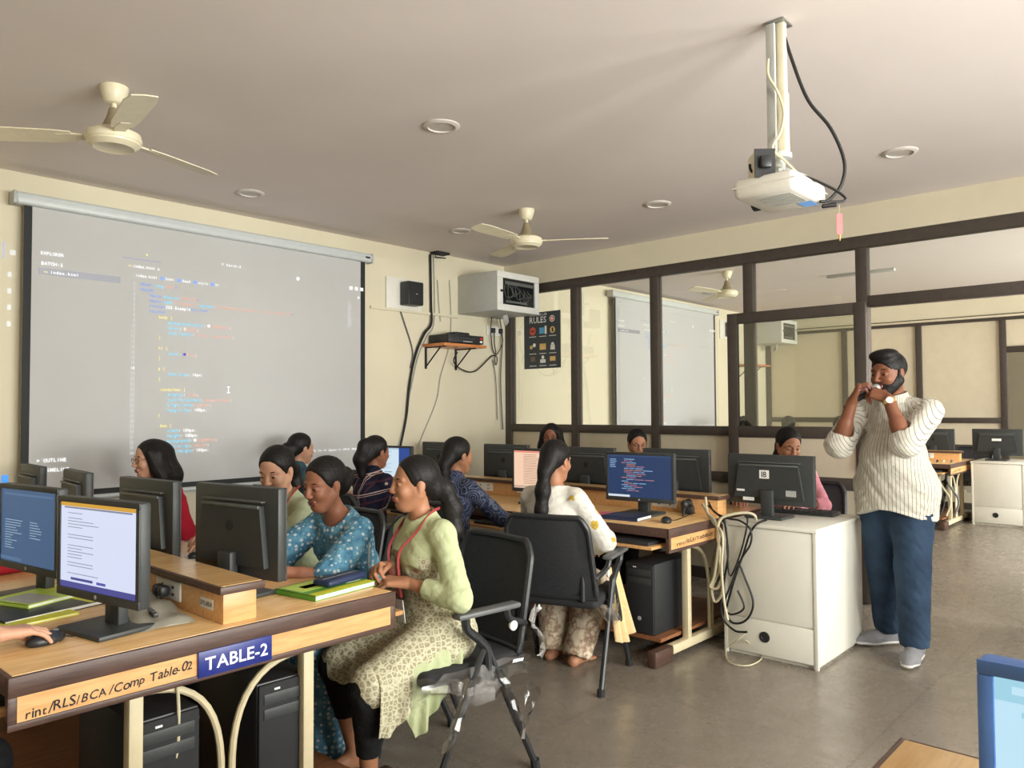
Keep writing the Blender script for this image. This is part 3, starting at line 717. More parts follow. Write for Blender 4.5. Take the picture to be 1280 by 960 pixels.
# ================================================================== projector on its ceiling pole
def projector():
    px, py = 2.84, 1.20
    t = thing('projector', 'white projector hanging from the ceiling on a pole', 'projector', (px, py, ZC))
    b = B(); b.box((.015, 0, -.004), (.09, .07, .008), None, .002); b.build('ceiling_plate', M['steel'], t)
    b = B(); b.box((.012, -.008, -.26), (.036, .036, .52), None, .008); b.box((.012, -.008, -.40), (.043, .043, .26), None, .008); b.build('pole', M['offwhite'], t)
    b = B(); b.box((-.022, .018, -.265), (.016, .034, .51), None, .003); b.build('cable_duct', M['lgrey'], t)
    b = B(); b.lathe([(0, -.51), (.045, -.51), (.045, -.53), (.02, -.535), (.02, -.575), (0, -.575)], 20)
    for k in range(4):
        a = k*PI/2+.5; b.tube([(.0, 0, -.56), (.11*math.cos(a), .09*math.sin(a), -.60)], .008, 6)
    b.build('mount_spider', M['lgrey'], t)
    b = B(); b.box((-.0, -.0, -.655), (.31, .235, .075), None, .022, 3); b.box((0, 0, -.652), (.314, .239, .004)); bd = b.build('projector_body', M['white'], t)
    b = B()
    for k in range(7): b.box((-.1+.022*k, -.02, -.6935), (.008, .13, .003))
    b.build('vent_grille', M['lgrey'], bd)
    b = B(); b.box((.09, -.07, -.6935), (.07, .05, .003)); b.build('underside_light_patch', glow('light_patch_glow', (120, 180, 240), .7), bd)  # blue light patch on the underside, painted as a glowing plate
    b = B(); b.lathe([(0, 0), (.035, 0), (.035, .02), (.028, .022), (.026, .008), (0, .012)], 24, frame((.07, .117, -.655), (-1, 0, 0), (0, 0, 1))); b.build('lens', M['soft_black'], bd)
    b = B()
    for k in range(4): b.box((.1585, -.06+.035*k, -.65), (.004, .022, .014))
    b.build('port', M['grey'], bd)
    # socket box beside the pole
    b = B(); b.box((-.10, .03, -.575), (.10, .07, .10), (0, 0, R(40)), .008); sb = b.build('socket_box', M['offwhite'], t)
    b = B(); Ms = Matrix.Translation((-.10, .03, -.575)) @ Matrix.Rotation(R(40), 4, 'Z')
    for lo in (((-.051, 0, 0), (.006, .074, .104)),): b.box(Ms @ Vector(lo[0]), lo[1], Euler((0, 0, R(40))))
    b.box(Ms @ Vector((-.062, 0, .0)), (.03, .04, .045), (0, 0, R(40)), .008); b.build('socket_face', M['black'], sb)
    Mr = Matrix.Rotation(0, 4, 'Z')
    def V(px_, py_, f=None):                                 # point on the plane through the pole, square to the view
        d = ray(px_, py_); n = Vector((math.cos(YAW), math.sin(YAW), 0)); k = n.dot(Vector((px, py, 0)))/n.dot(d)
        return CAM+d*k-Vector((px, py, ZC))
    b = B(); pts = [V(*q) for q in ((976, 30), (990, 75), (1010, 125), (1038, 160), (1055, 200), (1052, 230), (1036, 250), (1025, 252))]
    b.tube(spline(pts, 6), .0065, 8); tag(b.build('cable', M['cable_b'], t), 'thick black cable looping from the ceiling')
    b = B(); pts = [V(*q)-Vector((.03, .03, 0)) for q in ((955, 80), (955, 100), (966, 120), (974, 145), (970, 170), (960, 190), (975, 205), (1000, 230), (1015, 248))]
    b.tube(spline(pts, 6), .005, 8); tag(b.build('cable', M['cable_w'], t), 'white cable winding down the pole')
    b = B(); pts = [V(*q)-Vector((.05, .04, 0)) for q in ((932, 212), (936, 222), (960, 226), (995, 226), (1030, 240), (1048, 252), (1046, 257), (1028, 258))]
    b.tube(spline(pts, 6), .005, 8); tag(b.build('cable', M['cable_b'], t), 'black lead from the socket box')
    b = B(); pts = [V(*q) for q in ((962, 200), (975, 190), (983, 192), (980, 203))]
    b.tube(spline(pts, 6), .005, 8); b.build('cable', M['cable_b'], t)
    b = B(); b.tube([V(1028, 258), V(1045, 256)], .008, 8); b.tube([V(1012, 246), V(1022, 248)], .012, 8); b.build('cable_plug', M['cable_b'], t)
    return t, V
pj, PV = projector()
PB = Vector((2.84, 1.20, ZC))
tg = thing('hanging_tag', 'pink paper tag hanging under the projector cable', 'tag', PB+PV(1049, 256))
b = B(); o = PV(1049, 256); q0 = PV(1049, 268)-o; q1 = PV(1049, 296)-o
b.prism([(-.011, 0), (.011, .004), (.011, -.075), (.0, -.082), (-.011, -.072)], .002, frame(q0, RT, (0, 0, 1))); b.build('tag_card', mat('tag_pink', (226, 110, 112), .6), tg)
b = B(); b.tube([(0, 0, 0), q0], .0012, 5); b.build('string', M['cable_w'], tg)
b = B(); b.tube([q0+Vector((0, 0, -.078)), q0+Vector((.002, 0, -.1))], [.005, .002], 6); b.build('tassel', mat('gold_thread', (200, 150, 70), .5), tg)
# ================================================================== speaker, shelf with amplifier, wall rack, sockets, poster
sp = thing('wall_speaker', 'small black loudspeaker on a white wall board right of the screen', 'speaker', (4.50, Y1, 2.33))
b = B(); b.span((-.21, -.018, -.03), (.20, 0, .25), .004); b.build('backing_board', M['white'], sp)
b = B(); b.span((-.06, -.14, .005), (.115, -.02, .215), .01); b.span((-.02, -.02, .08), (.06, -.017, .14)); c_ = b.build('speaker_box', M['black'], sp)
b = B(); b.span((-.053, -.145, .014), (.108, -.139, .206), .003); b.build('grille', M['soft_black'], c_)
b = B(); b.span((.02, -.147, .1), (.04, -.1445, .106)); b.build('badge', M['lgrey'], c_)
dup(sp, (4.50+6.2, Y1, 2.46), None, 'small loudspeaker on the next room wall, right of its screen')
sh = thing('wall_shelf', 'small orange wood wall shelf on black brackets', 'shelf', (4.98, Y1, 2.0))
b = B(); b.span((-.27, -.31, -.022), (.27, -.002, .004), .002); b.build('shelf_board', M['wood_o'], sh)
for x in (-.22, .16):
    b = B(); b.span((x-.012, -.006, -.22), (x+.012, 0, -.022)); b.span((x-.012, -.27, -.03), (x+.012, 0, -.022)); b.tube([(x, -.005, -.20), (x, -.20, -.03)], .007, 6); b.build('bracket', M['soft_black'], sh)
dup(sh, (4.98+6.3, Y1, 2.06), None, 'small wall shelf of the next room, seen through the open glass door')
am = thing('amplifier', 'black amplifier on the wall shelf', 'amplifier', (4.99, Y1-.16, 2.005))
b = B(); b.span((-.21, -.13, .008), (.24, .13, .085), .006)
for x in (-.17, .2):
    for y in (-.1, .1): b.lathe([(0, 0), (.015, 0), (.015, .01), (0, .01)], 10, Matrix.Translation((x, y, 0)))
b.build('amplifier_case', M['black'], am)
b = B()
for k in range(9): b.lathe([(0, 0), (.007, 0), (.006, .012), (0, .012)], 10, frame((-.17+.035*k, -.13, .05), (1, 0, 0), (0, 0, 1)))
b.build('knob', M['grey'], am)
b = B(); b.box((.205, -.131, .06), (.03, .004, .02)); b.build('red_switch', mat('red_switch', (210, 40, 40), .4), am)
b = B(); b.box((.205, -.131, .03), (.03, .004, .02)); b.box((.03, -.1315, .024), (.12, .003, .004)); b.build('front_mark', M['label_w'], am)
mr = thing('microphone_receiver', 'small black receiver box lying on the amplifier', 'receiver', (5.00, Y1-.17, 2.091))
b = B(); b.span((-.09, -.07, 0), (.10, .07, .028), .012); b.build('receiver_case', M['black'], mr)
b = B(); b.lathe([(0, .02), (.05, .024), (.05, .03), (0, .034)], 20); b.build('receiver_lid', M['grey'], mr)
rk = thing('network_rack', 'light grey wall rack with a windowed door in the corner', 'rack', (5.468, Y1, 2.32))
rw, rd, rh = .295, .505, .365
b = B(); b.span((-rw, -rd, 0), (rw, 0, rh), .004); b.build('rack_case', mat('rack_grey', (188, 190, 186), .45, var=.03), rk)
b = B()
for lo, hi in (((-rw, -rd-.022, 0), (rw, -rd, .06)), ((-rw, -rd-.022, rh-.06), (rw, -rd, rh)), ((-rw, -rd-.022, .06), (-rw+.075, -rd, rh-.06)), ((rw-.06, -rd-.022, .06), (rw, -rd, rh-.06))): b.span(lo, hi, .003)
dr = b.build('rack_door', mat('rack_door', (222, 222, 216), .4, var=.03), rk)
b = B(); b.span((-rw+.075, -rd-.006, .06), (rw-.06, -rd-.003, rh-.06)); b.build('door_glass', mat('smoked_glass', (24, 26, 28), .08), dr)
b = B(); rnd = random.Random(5)
for k in range(6):
    x = -.19+.055*k; z1 = .10+rnd.uniform(0, .05); z2 = .20+rnd.uniform(-.02, .06); b.tube(spline([(x, -rd-.009, z2), (x+rnd.uniform(.0, .03), -rd-.0095, z1), (x+.06+rnd.uniform(0, .06), -rd-.009, z1+.02), (x+.10, -rd-.0095, z2-.03), (x+.05, -rd-.009, z2+.02)], 4), .003, 5)
b.build('patch_cable', M['grey'], dr)
b = B(); b.box((.02, -rd-.010, .265), (.40, .004, .03)); b.box((-.02, -rd-.010, .09), (.30, .004, .02)); b.build('rack_unit', M['mon_hi'], dr)
b = B(); b.box((-rw+.06, -rd-.03, .18), (.05, .016, .02), None, .004); b.build('door_latch', M['soft_black'], dr)
b = B(); b.span((-.10, -.35, rh), (-.02, -.25, rh+.045), .004); b.span((.02, -.4, rh), (.12, -.3, rh+.03), .004); b.span((-.06, -.36, rh), (.0, -.24, rh+.02)); tag(b.build('rack_top_bracket', M['soft_black'], rk), 'dark fan bracket on the rack top')
b = B(); b.tube(arc((.05, -.30, .0), (.08, -.3, -.1), (.18, -.2, -.06), 8), .035, 10, True, (1, .35)); b.build('cable_duct', M['lgrey'], rk)
dup(rk, (5.468+6.3, Y1, 2.40), None, 'grey wall rack of the next room, seen through the open glass door')
so = thing('wall_socket', 'white wall socket with two black plugs under the rack', 'socket', (5.68, Y1, 2.14))
b = B(); b.span((-.12, -.02, 0), (.12, 0, .10), .006); b.build('socket_plate', M['white'], so)
for x in (-.05, .06):
    b = B(); b.box((x, -.035, .055), (.04, .035, .05), None, .008); b.build('plug', M['black'], so)
def cord(label, pts, r, m, cat='cable', n=6, group=None, name='cable'):
    o0 = Vector(pts[0]); b = B(); b.tube([p-o0 for p in spline(pts, n)], r, 8)
    return tag(b.build(name, m, None, o0), label, cat, group)
yw = Y1-.012
def W(px, py, d=.012): return on_y(px, py, Y1-d)
cord('black cables hanging from the shelf corner down to the floor', [W(538, 318, .02), W(539, 380, .02), W(539, 405, .03), W(530, 418, .03), W(519, 445, .02), W(512, 480, .02), W(508, 520, .02), W(500, 560, .02), W(497, 580, .02)], .011, M['cable_b'])
cord('grey conduit running down the wall beside the black shelf cables', [W(542, 318, .01), W(543, 400, .01), W(534, 420, .012), W(523, 445, .012), W(515, 480, .01), W(505, 530, .01), W(490, 590, .01)], .006, M['lgrey'])
cord('thin grey cable from the loudspeaker down the wall', [W(500, 386), W(506, 405), W(514, 430), W(516, 445), W(513, 460)], .006, M['grey'])
cord('thin pale cable running down the wall under the shelf', [W(562, 350), W(564, 400), W(561, 435), W(551, 470), W(546, 500), W(530, 540), W(522, 560)], .004, M['lgrey'])
cord('thin pale cable running down from the ceiling to the amplifier', [W(547, 350), W(549, 385), W(551, 402)], .004, M['lgrey'])
cord('black cable looping under the shelf to the socket', [W(572, 440, .1), W(567, 452, .06), W(578, 462, .05), W(594, 464, .04), (5.60, Y1-.03, 1.93), (5.66, Y1-.04, 1.95), (5.63, Y1-.05, 2.06), (5.63, Y1-.05, 2.17)], .006, M['cable_b'])
cord('black flex from the right plug of the wall socket', [(5.74, Y1-.05, 2.17), (5.75, Y1-.05, 2.08), (5.70, Y1-.04, 1.98), (5.64, Y1-.04, 1.92), (5.66, Y1-.04, 1.85), (5.69, Y1-.03, 1.92), (5.62, Y1-.03, 2.02), (5.58, Y1-.05, 2.2), (5.56, Y1-.08, 2.318)], .005, M['cable_b'])
cord('dark cable running down the corner beside the partition post', [(5.70, Y1-.06, 2.318), (5.77, Y1-.03, 2.1), (5.74, Y1-.03, 1.7), (5.77, Y1-.03, 1.2)], .006, M['grey'])
cord('thin cable crossing the wall above the computers, from the shelf loops downwards', [(5.64, Y1-.02, 1.9), (5.68, Y1-.02, 1.7), (5.70, Y1-.02, 1.3)], .004, M['grey'])
b = B(); c = [(-.05, 0, 0), (.05, 0, 0)]; b.span((-.07, -.05, -.02), (.09, .05, 0), .004); b.tube([(-.05, 0, -.02), (-.05, 0, -.05), (.06, -.02, -.05)], .006, 6); tag(b.build('ceiling_hook', M['soft_black'], None, (4.88, Y1-.06, ZC)), 'small dark cable clamp on the ceiling above the shelf', 'bracket')
# poster on the glass
po = thing('poster', 'dark lab rules poster with small icons, below the rack', 'poster', (X1-.0065, 4.92, 1.805))
pw, ph = .235, .56
Mp = frame((0, 0, 0), (0, -1, 0), (0, 0, 1))
b = B(); b.prism([(-pw, 0), (pw, 0), (pw, ph), (-pw, ph)], .002, Mp); b.build('sheet', mat('poster_grey', (62, 68, 74), .5, var=.02), po, smooth=0)
b = B(); Mq = Mp @ Matrix.Translation((0, 0, .0028))
w = twidth('RULES', .085); b.text('RULES', Mq @ Matrix.Translation((-.16, .455, 0)) @ Matrix.Diagonal((.22/w, 1, 1, 1)), .085)
w = twidth('COMPUTER LAB', .034); b.text('COMPUTER LAB', Mq @ Matrix.Translation((-.165, .525, 0)) @ Matrix.Diagonal((.23/w, 1, 1, 1)), .034)
PM = [M['label_w'], mat('poster_red', (208, 92, 74), .5), mat('poster_blue', (96, 170, 216), .5), mat('poster_tan', (226, 190, 120), .5), mat('poster_ink', (40, 44, 48), .5), mat('poster_brown', (120, 100, 84), .5)]
b.build('poster_title', PM, po, smooth=0, norm=False); b = B()
def pr(x0, x1, y0, y1, mi=0, dz=0): b.mi = mi; b.face([Mq @ Vector((x, y, dz)) for x, y in ((x0, y0), (x1, y0), (x1, y1), (x0, y1))])
def pd(x, y, r, mi=0, dz=0, n=14): b.mi = mi; b.face([Mq @ Vector((x+r*math.cos(k*2*PI/n), y+r*math.sin(k*2*PI/n), dz)) for k in range(n)])
gx = (-.12, .01, .135); gy = (.375, .215, .09)
pd(gx[2]-.005, .485, .034, 0, 0, 8); pd(gx[2]-.005, .485, .026, 1, .0003, 8); pd(gx[2]-.005, .485, .012, 0, .0006)
pd(gx[0], gy[0], .042, 1); pr(gx[0]-.025, gx[0]+.025, gy[0]-.006, gy[0]+.006, 4, .0003)
pr(gx[1]-.045, gx[1]+.02, gy[0]-.03, gy[0]+.03, 2); pr(gx[1]+.025, gx[1]+.05, gy[0]-.035, gy[0]+.045, 0)
pd(gx[2], gy[0], .033, 3); pr(gx[2]-.01, gx[2]+.01, gy[0]-.02, gy[0]+.02, 4, .0003)
pd(gx[0]-.02, gy[1], .02, 3); pd(gx[0]+.02, gy[1]+.02, .02, 0); pr(gx[1]-.04, gx[1]+.04, gy[1]-.03, gy[1]+.03, 3)
pr(gx[2]-.028, gx[2]+.028, gy[1]-.035, gy[1]+.01, 0); pd(gx[2], gy[1]+.018, .02, 0)
pr(gx[0]-.03, gx[0]+.03, gy[2]-.02, gy[2]+.03, 5); pd(gx[1], gy[2]+.02, .018, 0); pr(gx[1]-.035, gx[1]+.035, gy[2]-.035, gy[2], 0); pr(gx[2]-.035, gx[2]+.035, gy[2]-.02, gy[2]+.025, 3)
for q in gx:
    for y in (.315, .145, .025): pr(q-.045, q+.045, y, y+.006, 0)
b.build('poster_icons', PM, po, smooth=0, norm=False)
# ================================================================== black mesh chairs
def make_chair(label, loc, rz):
    """origin on the floor under the seat, seat faces +x"""
    t = thing('office_chair', label, 'chair', loc, rz, None)
    b = B(); b.box((.02, 0, .43), (.46, .47, .055), None, .024, 3); b.build('seat', M['seat'], t)
    def bp(v, u):                                    # back surface: u across -1..1, v up 0..1
        w = .235-.02*v - (.03*max(0, v-.85)/.15)
        return Vector((-.215-.09*v+.02*u*u*(1-.3*v), u*w, .46+.405*v))
    b = B(); b.sheet(lambda u, v: bp(v, 2*u-1), 12, 14); b.sheet(lambda u, v: bp(v, 2*u-1)+Vector((-.006, 0, 0)), 12, 14); b.build('back_mesh', M['mesh'], t)
    b = B(); loop = [bp(.0, u/4) for u in range(-4, 5)]+[bp(v/14, 1) for v in range(1, 14)]+[bp(.975, .985)]+[bp(1, u/6*.94) for u in range(6, -7, -1)]+[bp(.975, -.985)]+[bp(v/14, -1) for v in range(13, 0, -1)]
    b.tube(loop, .015, 8, False, None, True); b.build('back_frame', M['black'], t)
    b = B()
    for s in (-1, 1): b.tube([(-.225, s*.17, .60), (-.22, s*.17, .45), (-.12, s*.16, .40), (.1, s*.16, .40)], .013, 8)
    b.tube([(-.02, -.255, .40), (-.02, .255, .40)], .013, 8); b.tube([(.12, -.20, .40), (.12, .20, .40)], .013, 8); b.build('under_frame', M['black'], t)
    for s in (-1, 1):
        b = B(); b.box((.0, s*.275, .655), (.30, .055, .022), None, .010); b.build('armrest', M['grey'], t)
        b = B(); b.tube(spline([(.10, s*.272, .645), (.09, s*.268, .60), (.03, s*.262, .55), (-.01, s*.258, .50), (-.02, s*.255, .40)], 5), .017, 8)
        b.tube(spline([(-.10, s*.272, .645), (-.12, s*.265, .60), (-.20, s*.245, .57), (-.225, s*.235, .56)], 4), .014, 8); b.build('arm_support', M['black'], t)
        b = B(); b.lathe([(0, 0), (.019, 0), (.017, .012), (0, .014)], 16, frame((-.13, s*.278, .575), (1, 0, 0), (0, 0, s*1.0))); 
        b.build('knob', M['white'], t)
        for x in (-.25, .26):
            b = B(); b.tube([(-.01 if x < 0 else .0, s*.258, .52), (x*.5, s*.262, .27), (x, s*.268, .012)], .0135, 8); lg = b.build('leg', M['black'], t)
            b = B(); b.tube([(x*.975, s*.2675, .035), (x, s*.268, 0)], .019, 8); b.build('foot_cap', M['soft_black'], lg)
    return t
ch = make_chair('black mesh chair wrapped in torn plastic film, under the girl in the pale green kurta', (2.12, 2.30, 0), R(174))
ch2 = dup(ch, (3.27, 2.585, 0), R(18), 'black mesh chair under the girl in the white flowered kurta')
CH = [
 ((2.22, 2.83, 0), 184, 'black mesh chair under the girl in the blue printed kurta'),
 ((2.26, 3.42, 0), 180, 'black mesh chair under the girl in the sage top'),
 ((2.10, 4.62, 0), 180, 'black mesh chair under the woman in red'),
 ((3.30, 3.40, 0), 4, 'black mesh chair under the girl in navy'),
 ((3.22, 4.24, 0), 4, 'black mesh chair under the girl in the plaid shirt'),
 ((3.18, 4.94, 0), 4, 'black mesh chair under the person farthest along the left side of the second table'),
 ((5.37, 4.36, 0), 180, 'black mesh chair under the girl with glasses nearest the poster'),
 ((5.37, 3.49, 0), 180, 'black mesh chair under the girl with glasses behind the code monitor'),
 ((5.32, 2.14, 0), 184, 'black mesh chair under the girl in pink'),
]
for loc, a, lb in CH: dup(ch, loc, R(a), lb)
# torn shipping film left on the nearest chair (and a scrap on the second)
def film(parent, fn, nu, nv, name='plastic_wrap', lb='crumpled clear plastic film'):
    rnd = random.Random(nu*7+nv)
    b = B(); b.sheet(lambda u, v: Vector(fn(u, v))+Vector((rnd.uniform(-1, 1), rnd.uniform(-1, 1), rnd.uniform(-1, 1)))*.009, nu, nv)
    return tag(b.build(name, M['film'], parent, smooth=20), lb)
def edge_film(u, v):                                    # skirt hanging round the seat edge
    a = u*2*PI; x = .02+.26*max(-1, min(1, 1.35*math.cos(a))); y = .262*max(-1, min(1, 1.35*math.sin(a)))
    return (x+.02*math.sin(9*a)*v, y+.02*math.cos(11*a)*v, .452-.10*v-.035*v*math.sin(5*a))
film(ch, edge_film, 40, 5)
film(ch, lambda u, v: (-.27+.03*math.sin(6*v)+.05*u, .275+.03*u, .62-.20*v+.03*u), 5, 8)
for s in (1, -1):
    for x in (-.25, .26):
        film(ch, lambda u, v: (x*(.25+.45*v)+.021*math.cos(u*6.5), s*(.262)+.021*math.sin(u*6.5), .42-.24*v), 7, 9)
film(ch, lambda u, v: (-.16-.02*u, .27+.10*u*(1-v)+.01, .36-.22*v), 4, 7)
film(ch2, lambda u, v: (-.20+.25*u, -.20-.10*v+.02*math.sin(9*u), .45-.10*v-.05*u*v), 8, 4)
film(ch2, lambda u, v: (-.05+.16*u, -.265-.02*math.sin(5*u), .42-.12*v), 6, 5)
# ================================================================== things on and under the tables
def mouse(label, loc, rz, tail, group=None):
    t = thing('computer_mouse', label, 'mouse', loc, rz, group)
    b = B(); b.sph((0, 0, .012), (.055, .031, .022), 20, 12)
    for v in b.bm.verts: v.co.z = max(v.co.z, .0)
    b.build('mouse_body', M['black'], t)
    b = B(); b.box((.028, 0, .030), (.018, .006, .010), None, .003); b.build('wheel', M['grey'], t)
    if tail:
        Ri = Matrix.Rotation(-rz, 3, 'Z'); o = Vector(loc)
        b = B(); b.tube(spline([Vector((.052, 0, .010))]+[Ri @ (Vector(p)-o) for p in tail], 6), .0022, 6); b.build('cord', M['cable_b'], t)
    return t
ZT = .752
pm = on_z(57, 800, ZT+.01)
mouse('black mouse under the hand at the left edge', (pm.x, pm.y, ZT), R(15), [on_z(90, 795, ZT+.004), on_z(112, 791, ZT+.004), on_z(135, 784, ZT+.004), on_z(150, 774, ZT+.004), on_z(178, 768, ZT+.004), on_z(196, 766, ZT+.05)])
p = on_z(352, 717, ZT+.01); mouse('black mouse beside the open textbook, before the girl in the blue kurta', (p.x, p.y, ZT), R(150), None)
p = on_z(833, 651, ZT+.01); mouse('black mouse beside the blue notebook on the second table', (p.x, p.y, ZT), R(35), [on_z(845, 650, ZT+.004), on_z(860, 644, ZT+.004), on_z(872, 640, ZT+.004)])
p = on_z(248, 694, ZT+.01); mouse('black mouse under the hand of the woman in red', (p.x, p.y, ZT), R(200), None)
def book(name, label, cat, px, py, ang, sx, sy, th, cover, z=ZT, bands=()):
    p = on_z(px, py, z)
    t = thing(name, label, cat, (p.x, p.y, z), R(ang))
    b = B(); b.span((-sx/2+.004, -sy/2+.004, .002), (sx/2-.004, sy/2-.004, th-.002)); b.build('pages', M['paper'], t)
    b = B(); b.span((-sx/2, -sy/2, 0), (sx/2, sy/2, .002)); b.span((-sx/2, -sy/2, th-.002), (sx/2, sy/2, th)); b.span((-sx/2, -sy/2, 0), (-sx/2+.003, sy/2, th)); cv = b.build('cover', M[cover], t)
    for x0, x1, y0, y1, m in bands:
        q = B(); q.span((x0*sx, y0*sy, th), (x1*sx, y1*sy, th+.0006)); q.build('cover_print', M[m], cv)
    return t
book('textbook', 'green and yellow textbook on the near corner of the table', 'book', 408, 737, 8, .29, .21, .018, 'green_p', bands=((-.48, .48, -.48, -.3, 'yellow_p'), (-.45, .1, -.1, .45, 'lime'), (-.3, .05, .05, .25, 'red'), (.2, .45, -.2, .1, 'paper')))
p = on_z(425, 727, ZT+.019); t = thing('pencil_pouch', 'navy cloth pouch lying on the green textbook', 'pouch', (p.x, p.y, ZT+.019), R(12))
b = B(); b.box((0, 0, .012), (.20, .085, .024), None, .011, 3); b.build('pouch_body', M['blue_p'], t); b = B(); b.box((0, .0, .0245), (.18, .005, .003), None, .001); b.build('zip', M['grey'], t)
book('magazine', 'lime green magazine on a stack behind the hand at the left edge', 'book', 62, 745, 20, .30, .20, .012, 'lime', ZT+.014, ((-.45, -.1, -.45, .3, 'lgrey'), (.1, .4, -.3, .4, 'yellow_p')))
book('notebook', 'black and yellow notebook under the lime magazine', 'book', 52, 762, 12, .34, .22, .014, 'black', ZT, ((.3, .48, -.48, .48, 'yellow_p'),))
book('notebook', 'yellow covered book nearest the hand at the left edge', 'book', 25, 778, 8, .30, .12, .008, 'yellow_p', ZT)
book('notebook', 'pink notebook at the foot of the white document monitor', 'book', 83, 738, 30, .17, .10, .008, 'pink_p', ZT)
p = on_z(5, 716, ZT); t = thing('red_pouch', 'red cloth pouch at the left edge', 'pouch', (p.x, p.y, ZT), R(10)); b = B(); b.box((0, 0, .026), (.20, .12, .052), None, .024, 3); b.build('pouch_body', M['red'], t)
p = on_z(783, 648, ZT); book('notebook', 'navy notebook before the code monitor', 'book', 783, 648, 6, .19, .24, .02, 'blue_p', ZT)
book('notebook', 'pink notebook half under the navy notebook, before the code monitor', 'book', 757, 644, 20, .15, .2, .012, 'pink_p', ZT)
# grey film-covered keyboard behind the document monitor
p = on_z(176, 768, ZT); t = thing('wrapped_keyboard', 'keyboard under a grey plastic cover behind the document monitor', 'keyboard', (1.08, 2.58, ZT), R(80))
b = B(); b.sheet(lambda u, v: (-.24+.48*u, -.085+.17*v, .004+.038*(math.sin(PI*min(1, max(0, v)))**.5)*(math.sin(PI*u)**.4)+.006*math.sin(17*u+5*v)), 30, 10); b.span((-.22, -.075, 0), (.22, .075, .012)); b.build('cover', mat('dusty_film', (150, 146, 132), .35), t)
b = B()
for k in range(12): b.box((-.19+.034*k, .02, .034), (.024, .016, .014), None, .003)
b.build('key_row', M['black'], t)
t = thing('usb_stick', 'small silver usb plug at the foot of the document monitor', 'plug', (*on_z(141, 760, ZT)[:2], ZT), R(60)); b = B(); b.box((0, 0, .008), (.05, .016, .016), None, .003); b.build('plug_shell', M['chrome'], t); b = B(); b.box((.03, 0, .008), (.016, .01, .008)); b.build('plug_tip', M['black'], t)
# plugs in the sockets of the power boxes
for k, (x, y, z, lb) in enumerate(((1.158, 2.60, .806, 'black plug on the left in the power box socket behind the document monitor'), (1.158, 2.64, .806, 'black plug on the right in the power box socket behind the document monitor'))):
    t = thing('power_plug', lb, 'plug', (x, y, z)); b = B(); b.box((-.016, 0, 0), (.034, .034, .036), None, .010); b.build('plug_body', M['black'], t); b = B(); b.tube(spline([(-.02, 0, -.015), (-.03, 0, -.04), (-.02, .02, -.051)], 4), .004, 6); b.build('flex', M['cable_b'], t)
p = on_z(868, 640, ZT); t = thing('desk_microphone', 'black desk phone handset lying by the socket next to the cabinet', 'phone', (4.26, 2.42, ZT), R(20))
b = B(); b.tube([(-.08, 0, .075), (.07, 0, .065)], .014, 10); b.sph((-.08, 0, .072), .024); b.sph((.075, 0, .062), .026); b.build('handset', M['black'], t)
b = B(); b.box((.05, 0, .025), (.10, .07, .05), None, .008); b.build('cradle', M['black'], t)
b = B(); b.tube([(-.075, 0, .06), (-.085, .01, .0)], .006, 8); b.build('stand', M['black'], t)
# keyboards behind the screens of the right-hand seats
def keyboard(label, loc, rz, m='black'):
    t = thing('keyboard', label, 'keyboard', loc, rz); b = B(); b.box((0, 0, .010), (.15, .44, .018), None, .005); b.build('keyboard_case', M[m], t)
    b = B()
    for i in range(5):
        for k in range(14): b.box((-.05+.025*i, -.195+.03*k, .021), (.019, .023, .007), None, .002, 1)
    b.build('key_block', M['mon'], t)
    return t
keyboard('black keyboard on the cabinet behind the 18 monitor', (4.76, 1.92, .752), R(3))
keyboard('black keyboard before the girl in the blue printed kurta', (1.64, 2.98, ZT), R(8))
keyboard('black keyboard before the woman in red', (1.66, 4.45, ZT), 0)
t = thing('paper_sheet', 'white sheet of paper at the far end of the table, right of the black monitors', 'paper', (1.62, 4.86, ZT), R(15)); b = B(); b.span((-.1, -.15, 0), (.1, .15, .002)); b.build('page', M['paper'], t, smooth=0)
t = thing('paper_sheet', 'white sheet of paper before the woman in red', 'paper', (*on_z(258, 700, ZT)[:2], ZT), R(5)); b = B(); b.span((-.12, -.14, 0), (.12, .14, .002)); b.build('page', M['paper'], t, smooth=0)
# computer towers
def tower(label, loc, rz=0., w=.19, d=.42, h=.40):
    t = thing('computer_tower', label, 'computer', loc, rz)
    b = B(); b.box((0, 0, h/2), (d, w, h), None, .006); b.build('tower_case', M['black'], t)
    b = B(); b.box((-d/2-.006, 0, h/2), (.014, w-.006, h-.01), None, .005); fp = b.build('front_panel', M['soft_black'], t)
    b = B(); b.box((-d/2-.0145, 0, h*.87), (.004, w*.8, .035), None, .002); b.box((-d/2-.0145, 0, h*.75), (.004, w*.8, .035), None, .002); b.build('drive_bay', M['mon'], fp)
    b = B(); b.lathe([(0, 0), (.012, 0), (.012, .003), (0, .003)], 16, frame((-d/2-.013, 0, h*.22), (0, -1, 0), (0, 0, 1))); b.build('power_button', M['lgrey'], fp)
    b = B(); b.box((-d/2-.0145, .03, h*.94), (.003, .02, .006)); b.build('status_light', M['label_w'], fp)
    return t
tower('black computer tower on the low shelf of the second table', (4.02, 2.47, .1185))
tower('black computer tower under the near table, right of the middle', (1.42, 2.52, .1185), R(88))
tower('black computer tower under the near table, left of the middle', (1.02, 2.50, .1185), R(90))
tower('black computer tower deeper under the near table', (1.46, 3.2, .1185), R(90))
